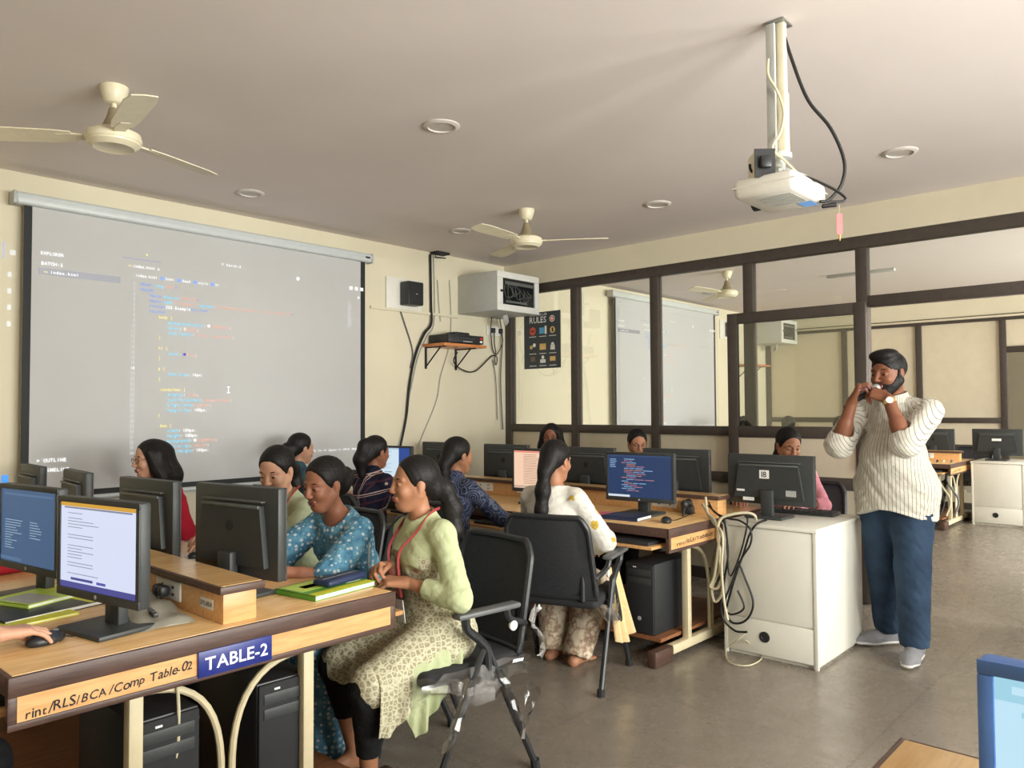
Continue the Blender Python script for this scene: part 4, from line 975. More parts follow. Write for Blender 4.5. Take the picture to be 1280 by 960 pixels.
# ================================================================== the cable bundle between table and cabinet
def C_(px, py, X=4.155): return on_x(px, py, X)
cord('black cable from the 18 monitor hanging in a long loop down the cabinet', [on_z(958, 650, .765), C_(946, 655), C_(937, 668), C_(930, 690), C_(921, 715), C_(912, 745), C_(908, 765), C_(915, 778), C_(928, 778), C_(938, 768), C_(941, 750), C_(930, 720), C_(922, 700)], .006, M['cable_b'])
cord('black cable hanging down beside the cabinet to the grommet', [on_x(905, 645, 4.14), C_(910, 690, 4.14), C_(906, 720, 4.14), C_(901, 752, 4.14), C_(905, 775, 4.14), C_(918, 788, 4.14), C_(928, 790, 4.14), C_(934, 790, 4.14)], .006, M['cable_b'])
cord('black cable crossing from the wooden table over the cabinet corner', [on_x(886, 628, 4.30), on_x(893, 640, 4.24), C_(910, 648, 4.13), C_(925, 651, 4.13), C_(938, 662, 4.13), C_(938, 680, 4.13), C_(926, 700, 4.13), C_(914, 730, 4.13), C_(905, 755, 4.13), C_(913, 768, 4.13), C_(930, 760, 4.13), C_(922, 738, 4.13)], .0055, M['cable_b'])
cord('black cable dropping straight in the bundle left of the cabinet', [on_x(885, 632, 4.28), C_(906, 655, 4.12), C_(909, 690, 4.12), C_(913, 720, 4.12), C_(926, 690, 4.12), C_(934, 655, 4.12), C_(933, 645, 4.14)], .005, M['cable_b'])
cord('ivory cable coming over the cabinet top into the bundle', [on_z(945, 650, .765), C_(943, 644, 4.18), C_(933, 641, 4.16), C_(915, 643, 4.13), C_(900, 650, 4.11), C_(897, 672, 4.11), C_(900, 690, 4.11), C_(898, 715, 4.11), C_(890, 735, 4.1), C_(894, 752, 4.1), C_(903, 738, 4.1), C_(899, 700, 4.1)], .008, M['cable_w'])
cord('ivory cable hanging from the socket box between table and cabinet', [on_x(882, 622, 4.27), C_(884, 640, 4.18), C_(893, 650, 4.13), C_(899, 668, 4.09), C_(897, 690, 4.09), C_(893, 720, 4.09), C_(888, 733, 4.09), C_(897, 735, 4.09), C_(903, 720, 4.09)], .008, M['cable_w'])
cord('second ivory cable looping down beside the table leg', [on_x(878, 630, 4.26), C_(890, 652, 4.15), C_(903, 668, 4.08), C_(902, 710, 4.08), C_(905, 750, 4.08), C_(910, 775, 4.08)], .007, M['cable_w'])
gp = [C_(934, 790, 4.15), C_(922, 800, 4.13), on_z(908, 812, .02), on_z(912, 828, .008), on_z(935, 832, .008), on_z(952, 823, .008), on_z(945, 812, .02), C_(932, 800, 4.13)]
cord('thin ivory cable looping from the grommet over the floor', gp, .004, M['cable_w'])
cord('white cable hanging under the near table beside its left leg', [(1.04, 2.27, .61), (1.05, 2.28, .5), (1.045, 2.28, .4), (1.03, 2.3, .3), (1.05, 2.32, .2)], .005, M['cable_w'])
# wires and towers of the next room's table
for i, (px, py) in enumerate(((1172, 585), (1180, 590), (1190, 588))):
    cord('cable tangle hanging at the next room table end, strand %s' % ('nearest the man', 'in the middle', 'nearest the cabinet')[i], [on_x(px, 575, 10.2), on_x(px-6, 600, 10.1), on_x(px+8, 625, 10.15), on_x(px+3, 645, 10.1)], .012, (M['cable_b'], M['cable_w'], M['grey'])[i])
for i, y in enumerate((2.1, 2.9)):
    dup(ch, (11.45, 2.4+.9*i, 0), R(180), 'black mesh chair behind the next room table, %s' % ('nearer the doorway', 'farther from the doorway')[i])
# ================================================================== people: bodies, clothes and hair grown as smooth implicit surfaces
V = lambda *a: np.array(a, dtype=np.float64)
def nrm(v): return v/max(np.linalg.norm(v), 1e-9)
def rotm(axis, deg):
    m = Matrix.Rotation(R(deg), 3, axis); return np.array(m)
def rot_about(v, ax, ang):
    ax = nrm(ax); c, s = math.cos(ang), math.sin(ang)
    return v*c+np.cross(ax, v)*s+ax*np.dot(ax, v)*(1-c)
def cone(a, b, ra, rb, flat=None):
    """tapered limb; flat=(direction, factor) squeezes the section along that direction"""
    a = np.array(a, float); b = np.array(b, float); m = max(ra, rb)
    d = b-a; L2 = max(float(d @ d), 1e-9)
    def f(x, y, z):
        px, py, pz = x-a[0], y-a[1], z-a[2]
        t = np.clip((px*d[0]+py*d[1]+pz*d[2])/L2, 0, 1)
        px = px-t*d[0]; py = py-t*d[1]; pz = pz-t*d[2]
        if flat is not None:
            u, k = flat; q = (px*u[0]+py*u[1]+pz*u[2])*(k-1)
            px = px+q*u[0]; py = py+q*u[1]; pz = pz+q*u[2]
        r = np.sqrt(px*px+py*py+pz*pz)
        return (r-(ra+(rb-ra)*t))*(1. if flat is None else .8)
    return f, np.minimum(a, b)-m, np.maximum(a, b)+m
def ell(c, r, Rm=None):
    c = np.array(c, float); r = np.array(r, float); Rm = np.eye(3) if Rm is None else Rm
    e = np.sqrt(((Rm*r)**2).sum(1))
    def f(x, y, z):
        px, py, pz = x-c[0], y-c[1], z-c[2]
        q = [(px*Rm[0, i]+py*Rm[1, i]+pz*Rm[2, i])/r[i] for i in range(3)]
        k0 = np.sqrt(q[0]**2+q[1]**2+q[2]**2)
        k1 = np.sqrt((q[0]/r[0])**2+(q[1]/r[1])**2+(q[2]/r[2])**2)
        return k0*(k0-1)/np.maximum(k1, 1e-6)
    return f, c-e, c+e
def ph_(rs): return rs.uniform(0, 6.28)
class Field:
    def __init__(s, lo, hi, res, fine=()):
        ax = []
        for i in range(3):
            p = lo[i]; o = [p]
            while p < hi[i]:
                st = res
                for a, b, r in fine:
                    if a[i]-.01 <= p <= b[i]+.01: st = min(st, r)
                p += st; o.append(p)
            ax.append(np.array(o))
        s.ax = ax; s.a = np.full([len(v) for v in ax], .5, np.float32)
    def _reg(s, lo, hi, pad):
        sl = []
        for i in range(3):
            a = max(0, np.searchsorted(s.ax[i], lo[i]-pad)-1); b = min(len(s.ax[i]), np.searchsorted(s.ax[i], hi[i]+pad)+1)
            if b-a < 1: return None
            sl.append(slice(a, b))
        return tuple(sl)
    def _pts(s, sl):
        return (s.ax[0][sl[0]][:, None, None].astype(np.float32), s.ax[1][sl[1]][None, :, None].astype(np.float32), s.ax[2][sl[2]][None, None, :].astype(np.float32))
    def add(s, p, k=.02):
        sl = s._reg(p[1], p[2], k+.02)
        if sl is None: return
        d = p[0](*s._pts(sl)).astype(np.float32); a = s.a[sl]
        h = np.clip(.5+.5*(a-d)/k, 0, 1); s.a[sl] = a+(d-a)*h-k*h*(1-h)
    def sub(s, p, k=.01):
        sl = s._reg(p[1], p[2], k+.02)
        if sl is None: return
        d = -p[0](*s._pts(sl)).astype(np.float32); a = s.a[sl]
        h = np.clip(.5-.5*(a-d)/k, 0, 1); s.a[sl] = a+(d-a)*h+k*h*(1-h)
    def cut(s, fn):
        """keep only where fn(x,y,z) < 0"""
        full = (slice(None),)*3; s.a = np.maximum(s.a, fn(*s._pts(full)).astype(np.float32))
    def ripple(s, amp, freq, seed):
        rs = np.random.RandomState(seed); x, y, z = s._pts((slice(None),)*3); n = 0
        w = .018*np.sin(17*x+ph_(rs))+.018*np.sin(19*y+ph_(rs))+.014*np.sin(15*z+ph_(rs))
        for i in range(6):
            k = rs.normal(size=3); k = k/np.linalg.norm(k)*freq*(1+.45*i); ph = rs.uniform(0, 6.28)
            q = np.sin(k[0]*(x+w)+k[1]*(y-w)+k[2]*(z+w)+ph); n = n+(1-2*np.abs(q)**.8)/(1+.5*i)
        s.a = s.a+(amp*n*.32).astype(np.float32)
    def mesh(s):
        a = s.a; ins = a < 0
        nx, ny, nz = a.shape
        c = np.zeros((nx-1, ny-1, nz-1), np.uint8)
        for dx in (0, 1):
            for dy in (0, 1):
                for dz in (0, 1): c += ins[dx:nx-1+dx, dy:ny-1+dy, dz:nz-1+dz]
        I = np.argwhere((c > 0) & (c < 8))
        idx = np.full(c.shape, -1, np.int32); idx[I[:, 0], I[:, 1], I[:, 2]] = np.arange(len(I))
        cv = {}
        for dx in (0, 1):
            for dy in (0, 1):
                for dz in (0, 1): cv[dx, dy, dz] = a[I[:, 0]+dx, I[:, 1]+dy, I[:, 2]+dz].astype(np.float64)
        P = np.zeros((len(I), 3)); N = np.zeros(len(I))
        for k in cv:
            for ax in range(3):
                if k[ax]: continue
                k2 = list(k); k2[ax] = 1; k2 = tuple(k2)
                A, Bv = cv[k], cv[k2]; m = (A < 0) != (Bv < 0)
                t = np.where(m, A/np.where(m, A-Bv, 1), 0)
                p = np.tile(np.array(k, float), (len(I), 1)); p[:, ax] = t
                P += p*m[:, None]; N += m
        P /= N[:, None]
        co = np.empty_like(P)
        for ax in range(3):
            lo = s.ax[ax][I[:, ax]]; hi = s.ax[ax][I[:, ax]+1]; co[:, ax] = lo+(hi-lo)*P[:, ax]
        quads = []
        for ax in range(3):
            sl0 = [slice(None)]*3; sl1 = [slice(None)]*3; sl0[ax] = slice(0, -1); sl1[ax] = slice(1, None)
            d = ins[tuple(sl0)].astype(np.int8)-ins[tuple(sl1)].astype(np.int8)
            E = np.argwhere(d != 0); b, c2 = (ax+1) % 3, (ax+2) % 3
            ok = (E[:, b] > 0) & (E[:, c2] > 0) & (E[:, b] < a.shape[b]-1) & (E[:, c2] < a.shape[c2]-1); E = E[ok]
            sg = d[E[:, 0], E[:, 1], E[:, 2]]
            def at_(ob, oc):
                e = E.copy(); e[:, b] -= ob; e[:, c2] -= oc; return idx[e[:, 0], e[:, 1], e[:, 2]]
            q = np.stack([at_(1, 1), at_(0, 1), at_(0, 0), at_(1, 0)], 1)
            q[sg < 0] = q[sg < 0][:, ::-1]; quads.append(q)
        return co, np.concatenate(quads)
def np_mesh(name, co, q, mats, parent, mi=None, smooth=180):
    me = bpy.data.meshes.new(name)
    me.vertices.add(len(co)); me.vertices.foreach_set('co', co.astype(np.float32).ravel())
    me.loops.add(q.size); me.loops.foreach_set('vertex_index', q.astype(np.int32).ravel())
    me.polygons.add(len(q)); me.polygons.foreach_set('loop_start', np.arange(0, q.size, 4, dtype=np.int32)); me.polygons.foreach_set('loop_total', np.full(len(q), 4, np.int32))
    if mi is not None: me.polygons.foreach_set('material_index', mi.astype(np.int32))
    me.update(calc_edges=True); me.validate()
    return link_mesh(name, me, mats, parent, smooth)
def grow(name, prims, mats, parent, res, subs=(), ripple=None, cuts=(), fine=(), pad=.03, paint=None):
    lo = np.min([p[1] for p, k in prims], 0)-pad; hi = np.max([p[2] for p, k in prims], 0)+pad
    f = Field(lo, hi, res, fine)
    for p, k in prims: f.add(p, k)
    if ripple: f.ripple(*ripple)
    for p, k in subs: f.sub(p, k)
    for c in cuts: f.cut(c)
    co, q = f.mesh()
    mi = None
    if paint is not None:
        cen = co[q].mean(1); mi = paint(cen)
    return np_mesh(name, co, q, mats, parent, mi)
# ------------------------------------------------------------------ materials for people
def skin(name, c):
    t = NT(name); v = t.coord(); n = t.noise(v, 40, 4); c = lin(c)
    t.base(t.ramp(n, [(.3, tuple(x*.93 for x in c[:3])+(1,)), (.7, tuple(min(1, x*1.05) for x in c[:3])+(1,))]))
    t.set(.5, spec=.4); t.b.inputs['Subsurface Weight'].default_value = .12; t.b.inputs['Subsurface Radius'].default_value = (.012, .005, .003); t.bump(t.noise(v, 300, 2), .04); return t.m
SK1 = skin('skin_warm', (172, 122, 92)); SK2 = skin('skin_light', (204, 156, 128)); SK3 = skin('skin_deep', (132, 84, 60)); SK4 = skin('skin_brown', (150, 100, 76))
LIPS = mat('lips', (148, 84, 76), .45); LIPD = mat('lips_deep', (112, 62, 56), .45)
EYEW = mat('eye_white', (222, 216, 208), .25); EYED = mat('eye_dark', (26, 18, 14), .2)
def hairmat():
    t = NT('black_hair'); v = t.coord((1, 1, .25)); n = t.noise(v, 260, 3)
    t.base(t.ramp(n, [(.35, lin((13, 11, 11))), (.7, lin((28, 24, 23)))])); t.set(.55, spec=.3); t.bump(n, .35, .003); return t.m
HAIR = hairmat()
def cloth(name, fn, rough=.85):
    t = NT(name); v = t.coord(); fn(t, v); t.set(rough, spec=.25); return t.m
def weave(t, v):
    w = t.n('ShaderNodeTexNoise'); w.inputs['Scale'].default_value = 16; w.inputs['Detail'].default_value = 3; w.inputs['Distortion'].default_value = 1.4; t.l(v, w.inputs['Vector'])
    t.bump(t.math('ADD', t.math('MULTIPLY', w.outputs['Fac'], 1.), t.math('MULTIPLY', t.noise(v, 420, 2), .03)), .4, .015)
def plain(c):
    def f(t, v):
        n = t.noise(v, 9, 4); cc = lin(c)
        t.base(t.ramp(n, [(.3, tuple(x*.92 for x in cc[:3])+(1,)), (.7, tuple(min(1, x*1.06) for x in cc[:3])+(1,))])); weave(t, v)
    return f
def vor(t, v, scale, feat='F1', rand=1.):
    nd = t.n('ShaderNodeTexVoronoi'); nd.feature = feat; nd.inputs['Scale'].default_value = scale; nd.inputs['Randomness'].default_value = rand; t.l(v, nd.inputs['Vector']); return nd
def blueprint(t, v):
    d = vor(t, v, 44, 'F1', .45); n = t.noise(v, 26, 3)
    b = t.ramp(n, [(.35, lin((74, 130, 164))), (.65, lin((112, 166, 190)))])
    c = t.mix(t.ramp(d.outputs['Distance'], [(.27, (1, 1, 1)), (.36, (0, 0, 0))]), b, lin((206, 218, 220)))
    d2 = vor(t, v, 68, 'F1', .5)
    t.base(t.mix(t.ramp(d2.outputs['Distance'], [(.14, (1, 1, 1)), (.2, (0, 0, 0))]), c, lin((44, 88, 122)))); weave(t, v)
def paisley(t, v):
    d = vor(t, v, 52, 'F1', .55); e = vor(t, v, 52, 'DISTANCE_TO_EDGE', .55)
    c = t.mix(t.ramp(e.outputs['Distance'], [(.03, (0, 0, 0)), (.2, (1, 1, 1))]), lin((208, 204, 176)), lin((158, 150, 122)))
    c = t.mix(t.ramp(d.outputs['Distance'], [(.12, (1, 1, 1)), (.22, (0, 0, 0))]), c, lin((198, 196, 166)))
    # the print covers only the lower half, the yoke above is plain pale green
    sx = t.n('ShaderNodeSeparateXYZ'); tc = t.n('ShaderNodeTexCoord'); t.l(tc.outputs['Object'], sx.inputs[0])
    lo_ = t.math('LESS_THAN', sx.outputs['Z'], .66)
    mid = t.math('MULTIPLY', t.math('LESS_THAN', t.math('ADD', sx.outputs['Z'], t.math('MULTIPLY', sx.outputs['X'], -.4)), .80), t.math('LESS_THAN', t.math('ABSOLUTE', sx.outputs['Y']), .155))
    mid = t.math('MULTIPLY', mid, t.math('LESS_THAN', sx.outputs['X'], .13))
    m = t.math('MAXIMUM', lo_, mid)
    t.base(t.mix(m, lin((186, 194, 152)), c)); weave(t, v)
def plaid(t, v):
    base = lin((26, 28, 48)); sx = t.n('ShaderNodeSeparateXYZ')
    mp = t.n('ShaderNodeMapping'); mp.inputs['Rotation'].default_value = (R(8), R(12), 0); t.l(v, mp.inputs[0]); t.l(mp.outputs[0], sx.inputs[0])
    def band(o, f, ph, w):
        q = t.math('ABSOLUTE', t.math('SINE', t.math('ADD', t.math('MULTIPLY', o, f), ph))); return t.math('LESS_THAN', q, w)
    ab = t.math('ADD', sx.outputs['Y'], sx.outputs['X'])
    l = t.math('MAXIMUM', t.math('MAXIMUM', band(ab, 26, 0, .07), band(ab, 26, .35, .05)), t.math('MAXIMUM', band(sx.outputs['Z'], 26, .4, .08), band(sx.outputs['Z'], 26, .75, .05)))
    l2 = t.math('MAXIMUM', band(ab, 26, 1.4, .16), band(sx.outputs['Z'], 26, 1.9, .18))
    c = t.mix(t.math('MULTIPLY', l2, .55), base, lin((88, 50, 62))); t.base(t.mix(t.math('MULTIPLY', l, .85), c, lin((206, 176, 166)))); weave(t, v)
def floral(t, v):
    d = vor(t, v, 8.5, 'F1', 1.); n = t.noise(v, 60, 2)
    w = t.math('ADD', d.outputs['Distance'], t.math('MULTIPLY', n, .25))
    c = t.mix(t.ramp(w, [(.36, (1, 1, 1)), (.40, (0, 0, 0))]), lin((212, 208, 198)), lin((184, 154, 62)))
    c = t.mix(t.ramp(w, [(.20, (1, 1, 1)), (.24, (0, 0, 0))]), c, lin((120, 92, 44)))
    t.base(c); weave(t, v)
def navy(t, v):
    d = vor(t, v, 11, 'F1', .8); s_ = t.math('SINE', t.math('MULTIPLY', d.outputs['Distance'], 42.)); n = t.noise(v, 40, 3)
    c = t.ramp(n, [(.35, lin((38, 44, 66))), (.65, lin((62, 70, 96)))])
    t.base(t.mix(t.math('MULTIPLY', t.math('GREATER_THAN', s_, .6), .6), c, lin((124, 130, 150)))); weave(t, v)
def stripes(t, v):
    sx = t.n('ShaderNodeSeparateXYZ'); t.l(v, sx.inputs[0]); n = t.noise(v, 7, 3)
    a = t.n('ShaderNodeMath'); a.operation = 'ARCTAN2'; t.l(sx.outputs['Y'], a.inputs[0]); t.l(t.math('ADD', sx.outputs['X'], .03), a.inputs[1])
    r2 = t.math('ADD', t.math('MULTIPLY', sx.outputs['X'], sx.outputs['X']), t.math('MULTIPLY', sx.outputs['Y'], sx.outputs['Y']))
    arm = t.math('MULTIPLY', t.math('GREATER_THAN', r2, .05), t.math('GREATER_THAN', sx.outputs['Z'], 1.1))
    u_ = t.math('ADD', t.math('MULTIPLY', t.math('MULTIPLY', a.outputs[0], .2), t.math('SUBTRACT', 1., arm)), t.math('MULTIPLY', t.math('ADD', sx.outputs['Y'], t.math('MULTIPLY', sx.outputs['Z'], .5)), arm))
    q = t.math('ABSOLUTE', t.math('SINE', t.math('MULTIPLY', u_, 175.)))
    b = t.ramp(n, [(.3, lin((196, 192, 180))), (.7, lin((212, 208, 196)))])
    t.base(t.mix(t.ramp(q, [(.16, (1, 1, 1)), (.34, (0, 0, 0))]), b, lin((128, 124, 112)))); weave(t, v)
def denim(t, v):
    n = t.noise(v, 5, 4); n2 = t.noise(v, 240, 2)
    c = t.ramp(n, [(.3, lin((32, 46, 66))), (.72, lin((54, 76, 100)))])
    t.base(t.mix(t.math('MULTIPLY', n2, .3), c, lin((30, 42, 60)))); t.bump(n2, .15)
def salwar(t, v):
    n = t.noise(v, 14, 3); t.base(t.ramp(n, [(.42, lin((206, 190, 164))), (.5, lin((150, 120, 100))), (.58, lin((214, 200, 176)))])); weave(t, v)
def bands(t, v):
    sx = t.n('ShaderNodeSeparateXYZ'); t.l(v, sx.inputs[0])
    q = t.math('SINE', t.math('ADD', t.math('MULTIPLY', sx.outputs['Z'], 330.), t.math('MULTIPLY', t.noise(v, 12, 2), 3.)))
    t.base(t.mix(t.math('GREATER_THAN', q, .55), lin((206, 186, 150)), lin((116, 92, 72)))); weave(t, v)
CL = {k: cloth('cloth_'+k, f) for k, f in dict(blue=blueprint, green=paisley, plaid=plaid, white=floral, navy=navy, stripes=stripes, denim=denim, salwar=salwar, bands=bands,
      sage=plain((176, 184, 150)), red=plain((170, 28, 48)), pink=plain((226, 150, 164)), black=plain((24, 24, 26)), beige=plain((222, 196, 146)), grey=plain((110, 108, 112)), teal=plain((60, 92, 104)), maroon=plain((112, 40, 52)), palegreen=plain((186, 194, 152))).items()}
CL['bluelow'] = cloth('cloth_bluelow', blueprint)
LANY = mat('lanyard_red', (150, 52, 54), .6)
GLASSF = mat('spectacle_frame', (70, 56, 44), .3)
SHOE = mat('shoe_grey', (126, 126, 130), .8, bump=.2, bs=250); SOLE = mat('shoe_sole', (206, 204, 200), .6)
GOLD = mat('watch_gold', (224, 200, 140), .25, .8)
# ------------------------------------------------------------------ hands
def hand(wr, d, n, left, sc=1., curl=(.35, .5, .4), spread=.10, thumb=(.75, .55), per=None):
    d = nrm(d); n = nrm(n-d*np.dot(n, d)); lat = np.cross(n, d) if left else np.cross(d, n)
    pr = []
    kx = (.030, .010, -.010, -.029); kl = (.088, .092, .087, .078)
    fl = ((.042, .025, .021), (.046, .029, .022), (.043, .027, .021), (.034, .021, .018)); fr = (.0088, .0092, .0088, .0077)
    for i in range(4):
        k = wr+(d*kl[i]+lat*kx[i])*sc; base = wr+(d*.012+lat*kx[i]*.55)*sc
        pr.append((cone(base, k, .0165*sc, .0125*sc), .012))
        c = curl if per is None else per[i]
        ang = 0; p = k; fd0 = nrm(d+lat*spread*(1.5-i)*1.0)
        for j in range(3):
            ang += c[j]; fd = fd0*math.cos(ang)+n*math.sin(ang); q = p+fd*fl[i][j]*sc
            pr.append((cone(p, q, fr[i]*sc*(1-.08*j), fr[i]*sc*(1-.08*(j+1))), .004)); p = q
    p = wr+(d*.022+lat*.020)*sc
    t1 = nrm(lat*math.sin(thumb[0])+d*math.cos(thumb[0])+n*.35); q = p+t1*.046*sc; pr.append((cone(p, q, .0165*sc, .0125*sc), .012))
    t2 = nrm(lat*math.sin(thumb[0]-thumb[1])+d*math.cos(thumb[0]-thumb[1])+n*.45); r = q+t2*.032*sc; pr.append((cone(q, r, .0115*sc, .010*sc), .005))
    t3 = nrm(t2+n*.2-lat*.2); pr.append((cone(r, r+t3*.024*sc, .0100*sc, .0085*sc), .004))
    return pr
def ik(a, c, l1, l2, hint):
    """elbow or knee between a and c, bent towards hint"""
    v = c-a; D = min(np.linalg.norm(v), (l1+l2)*.999); u = nrm(v); c = a+u*D
    x = (l1*l1-l2*l2+D*D)/(2*D); h = math.sqrt(max(l1*l1-x*x, 0)); w = nrm(hint-u*np.dot(hint, u))
    return a+u*x+w*h, c
def head_prims(H, Q, s, male=False, beard=False, jaw=1.):
    g = lambda x, y, z: H+Q @ (V(x, y, z)*s)
    E = lambda c, r, k: (ell(g(*c), V(*r)*s, Q), k)
    K = lambda a, b, ra, rb, k: (cone(g(*a), g(*b), ra*s, rb*s), k)
    p = [E((-.014, 0, .034), (.094, .076, .084), .02), E((.022, 0, -.030), (.064, .060*jaw, .078), .03), E((.052, 0, -.092), (.026, .026*jaw, .020), .025)]
    for y in (-1, 1):
        p += [K((-.005, y*.056*jaw, -.045), (.045, y*.018, -.096), .020, .018, .03), E((.060, y*.036, -.030), (.022, .022, .022), .02),
              K((.080, y*.010, .022), (.066, y*.046, .020), .0085, .008, .012)]
    subs = [(ell(g(.096, y*.031, .000), V(.020, .017, .011)*s, Q), .012) for y in (-1, 1)]
    p2 = [K((.086, 0, .012), (.107 if male else .101, 0, -.030), .0075, .0115 if male else .0098, .010), E((.098 if male else .094, -.010, -.034), (.011, .0075, .0075), .006), E((.098 if male else .094, .010, -.034), (.011, .0075, .0075), .006),
          E((.084, 0, -.060), (.014, .024, .0065), .006), E((.082, 0, -.070), (.013, .021, .0075), .006)]
    for y in (-1, 1):
        p2 += [E((.074, y*.031, .0), (.0135, .0145, .0105), .004),
               E((-.012, y*.075, -.006), (.018, .009, .031), .006), E((-.008, y*.073, -.032), (.009, .007, .011), .006)]
    return p, subs, p2, g
def person(name, label, loc, rz, sit=.45, s=.94, lean=8, side=0, twist=0, head=(0, 0, 0), hoff=(0, 0, 0), arms=None, feet=None, legw=1., girth=1., sw=None,
           sk=SK1, top=None, bottom=None, hair='tail', glasses=False, lany=False, male=False, res=.005, stand=None, eyes=True, extra=None, group=None, barefoot=True, fineh=True, legs=True, pelvis=(0, 0)):
    t = thing(name, label, 'person', (loc[0], loc[1], 0), R(rz), group)
    pz = sit+.10 if stand is None else stand
    P0 = V(pelvis[0], pelvis[1], pz)
    U = nrm(V(math.sin(R(lean)), math.sin(R(side)), math.cos(R(lean))))
    Lv = nrm(V(-math.sin(R(twist)), math.cos(R(twist)), 0)); Lv = nrm(Lv-U*np.dot(Lv, U)); F = np.cross(Lv, U)
    W = P0+U*.17*s; Cc = P0+U*.33*s; N = P0+U*.475*s
    sw = sw or (.190 if male else .150)*s
    SH = {1: N-U*.062*s+Lv*sw, -1: N-U*.062*s-Lv*sw}
    Q = rotm('Z', twist+head[0]) @ rotm('Y', head[1]) @ rotm('X', head[2])
    up = nrm(U*.5+Q[:, 2]*.5)
    H = N+up*.155*s+Q[:, 0]*.03*s+V(*hoff)
    hs = 1.0*s if male else .985*s
    gi = girth
    am_ = 1.18 if male else 1.
    def torso(e, e2):
        o = [(cone(P0-Lv*.07*s, P0+Lv*.07*s, .104*s*gi+e2, .104*s*gi+e2, (F, 1.12)), .03), (cone(P0, W, .126*s*gi+e2, .106*s*gi+e2, (F, 1.25)), .04), (cone(W, Cc, .106*s*gi+e2, .124*s*(gi*.5+.5)+e, (F, 1.3)), .03),
           (cone(Cc, N-U*.085*s, .124*s*(gi*.5+.5)+e, .088*s+e, (F, 1.3)), .03)]
        for i in (1, -1): o += [(cone(N-U*.02*s+Lv*i*.03*s, SH[i]+U*.008-Lv*i*.012, .042*s+e, .036*s*am_+e), .025), (cone(SH[i]-Lv*i*.01, Cc+Lv*i*.075*s, .042*s*am_+e, .055*s+e), .025)]
        return o
    tor = torso(0, 0)
    if male: tor.append((ell(W+F*.045*gi, V(.11, .135, .14)*s*gi), .05))
    else: tor += [(ell(Cc+F*.066*s+Lv*y*.060*s-U*.01, V(.05, .058, .058)*s), .035) for y in (-1, 1)]
    bp = [(p, k) for p, k in tor]
    HB = H+Q @ V(-.018, 0, -.075)*s
    bp.append((cone(N-U*.035*s, HB, (.060 if male else .047)*s, (.060 if male else .044)*s), .03))
    # legs
    HP = {i: P0+Lv*i*.088*s-U*.01 for i in (1, -1)}; KN = {}; AN = {}; TOE = {}
    feet = feet or {1: (.40, .10, .05), -1: (.40, -.10, .05)}
    for i in (1, -1):
        a = V(*feet[i][:3]); hint = V(1, i*.25, .9) if stand is None else V(1, i*.1, 0)
        if len(feet[i]) > 4: hint = V(*feet[i][4])
        KN[i], AN[i] = ik(HP[i], a, .41*s, .40*s, hint)
        fy = R(feet[i][3] if len(feet[i]) > 3 else i*8); TOE[i] = V(math.cos(fy), math.sin(fy), 0)
        lp = [(cone(HP[i], KN[i], .084*s*legw, .055*s*legw), .04), (cone(KN[i], AN[i], .054*s*legw, .034*s), .025),
              (cone(KN[i]+(AN[i]-KN[i])*.2-TOE[i]*.02, KN[i]+(AN[i]-KN[i])*.5-TOE[i]*.012, .048*s*legw, .040*s), .03)]
        b0 = AN[i]-V(0, 0, AN[i][2]-.0); fz = max(AN[i][2]-.06, 0)
        hl = V(AN[i][0], AN[i][1], fz+.028)-TOE[i]*.035; bl = V(AN[i][0], AN[i][1], fz+.020)+TOE[i]*.11
        lp += [(cone(AN[i], hl, .034*s, .030*s), .02), (cone(AN[i]-V(0, 0, .01), bl, .034*s, .020), .02), (cone(hl-V(0, 0, .004), bl, .026, .019, (V(0, 0, 1), 1.1)), .02)]
        if barefoot:
            sd = np.cross(V(0, 0, 1), TOE[i])*i
            for j in range(5):
                q0 = bl+sd*(.026-.0135*j)*-1; ln = (.052, .046, .042, .036, .030)[j]
                lp.append((cone(q0-TOE[i]*.02-V(0, 0, .004), q0+TOE[i]*ln*.8-V(0, 0, .008), .011, .0095 if j else .0115), .006))
        else: lp = lp[:3]+[(cone(AN[i]-V(0, 0, .01), V(AN[i][0], AN[i][1], .04), .030, .024), .02), (cone(V(AN[i][0], AN[i][1], .04)-TOE[i]*.02, V(AN[i][0], AN[i][1], .034)+TOE[i]*.13, .024, .018), .02)]
        if legs: bp += lp
    # arms
    EL = {}; WR = {}; hp = []; arms = arms or {}
    for i in (1, -1):
        a = arms.get(i, dict(w=(.30, i*.20, .78)))
        w = V(*a['w']); EL[i], WR[i] = ik(SH[i], w, .285*s, .245*s, V(*a.get('hint', (-.3, i*.8, -.8))))
        ag = (1.2 if male else 1.)
        bp += [(cone(SH[i], EL[i], .043*s*ag, .034*s*ag), .02), (cone(EL[i], WR[i], .034*s*ag, .024*s*ag, None), .012),
               (cone(EL[i], EL[i]+(WR[i]-EL[i])*.45, .035*s*ag, .034*s*ag), .015)]
        fd = nrm(WR[i]-EL[i]) if 'd' not in a else V(*a['d'])
        hp += hand(WR[i], fd, V(*a.get('n', (0, 0, -1))), i > 0, (1.04 if male else .93), **a.get('h', {}))
    hd, hsub, hd2, g = head_prims(H, Q, hs, male, jaw=(1.12 if male else .97))
    bp += hd
    fine = []
    if fineh: fine.append((H-.13, H+.13, min(res, .0032)))
    lo = np.min([p[1] for p, k in bp+hp], 0)-.03; hi = np.max([p[2] for p, k in bp+hp], 0)+.03
    f = Field(lo, hi, res, fine)
    for p, k in bp: f.add(p, k)
    for p, k in hsub: f.sub(p, k)
    for p, k in hd2+hp: f.add(p, k)
    for y in (-1, 1):                                            # lid opening, nostril shade comes from real hollows
        if eyes: f.sub((ell(g(.090, y*.031, -.001), V(.012, .0115, .0048)*hs, Q)), .002)
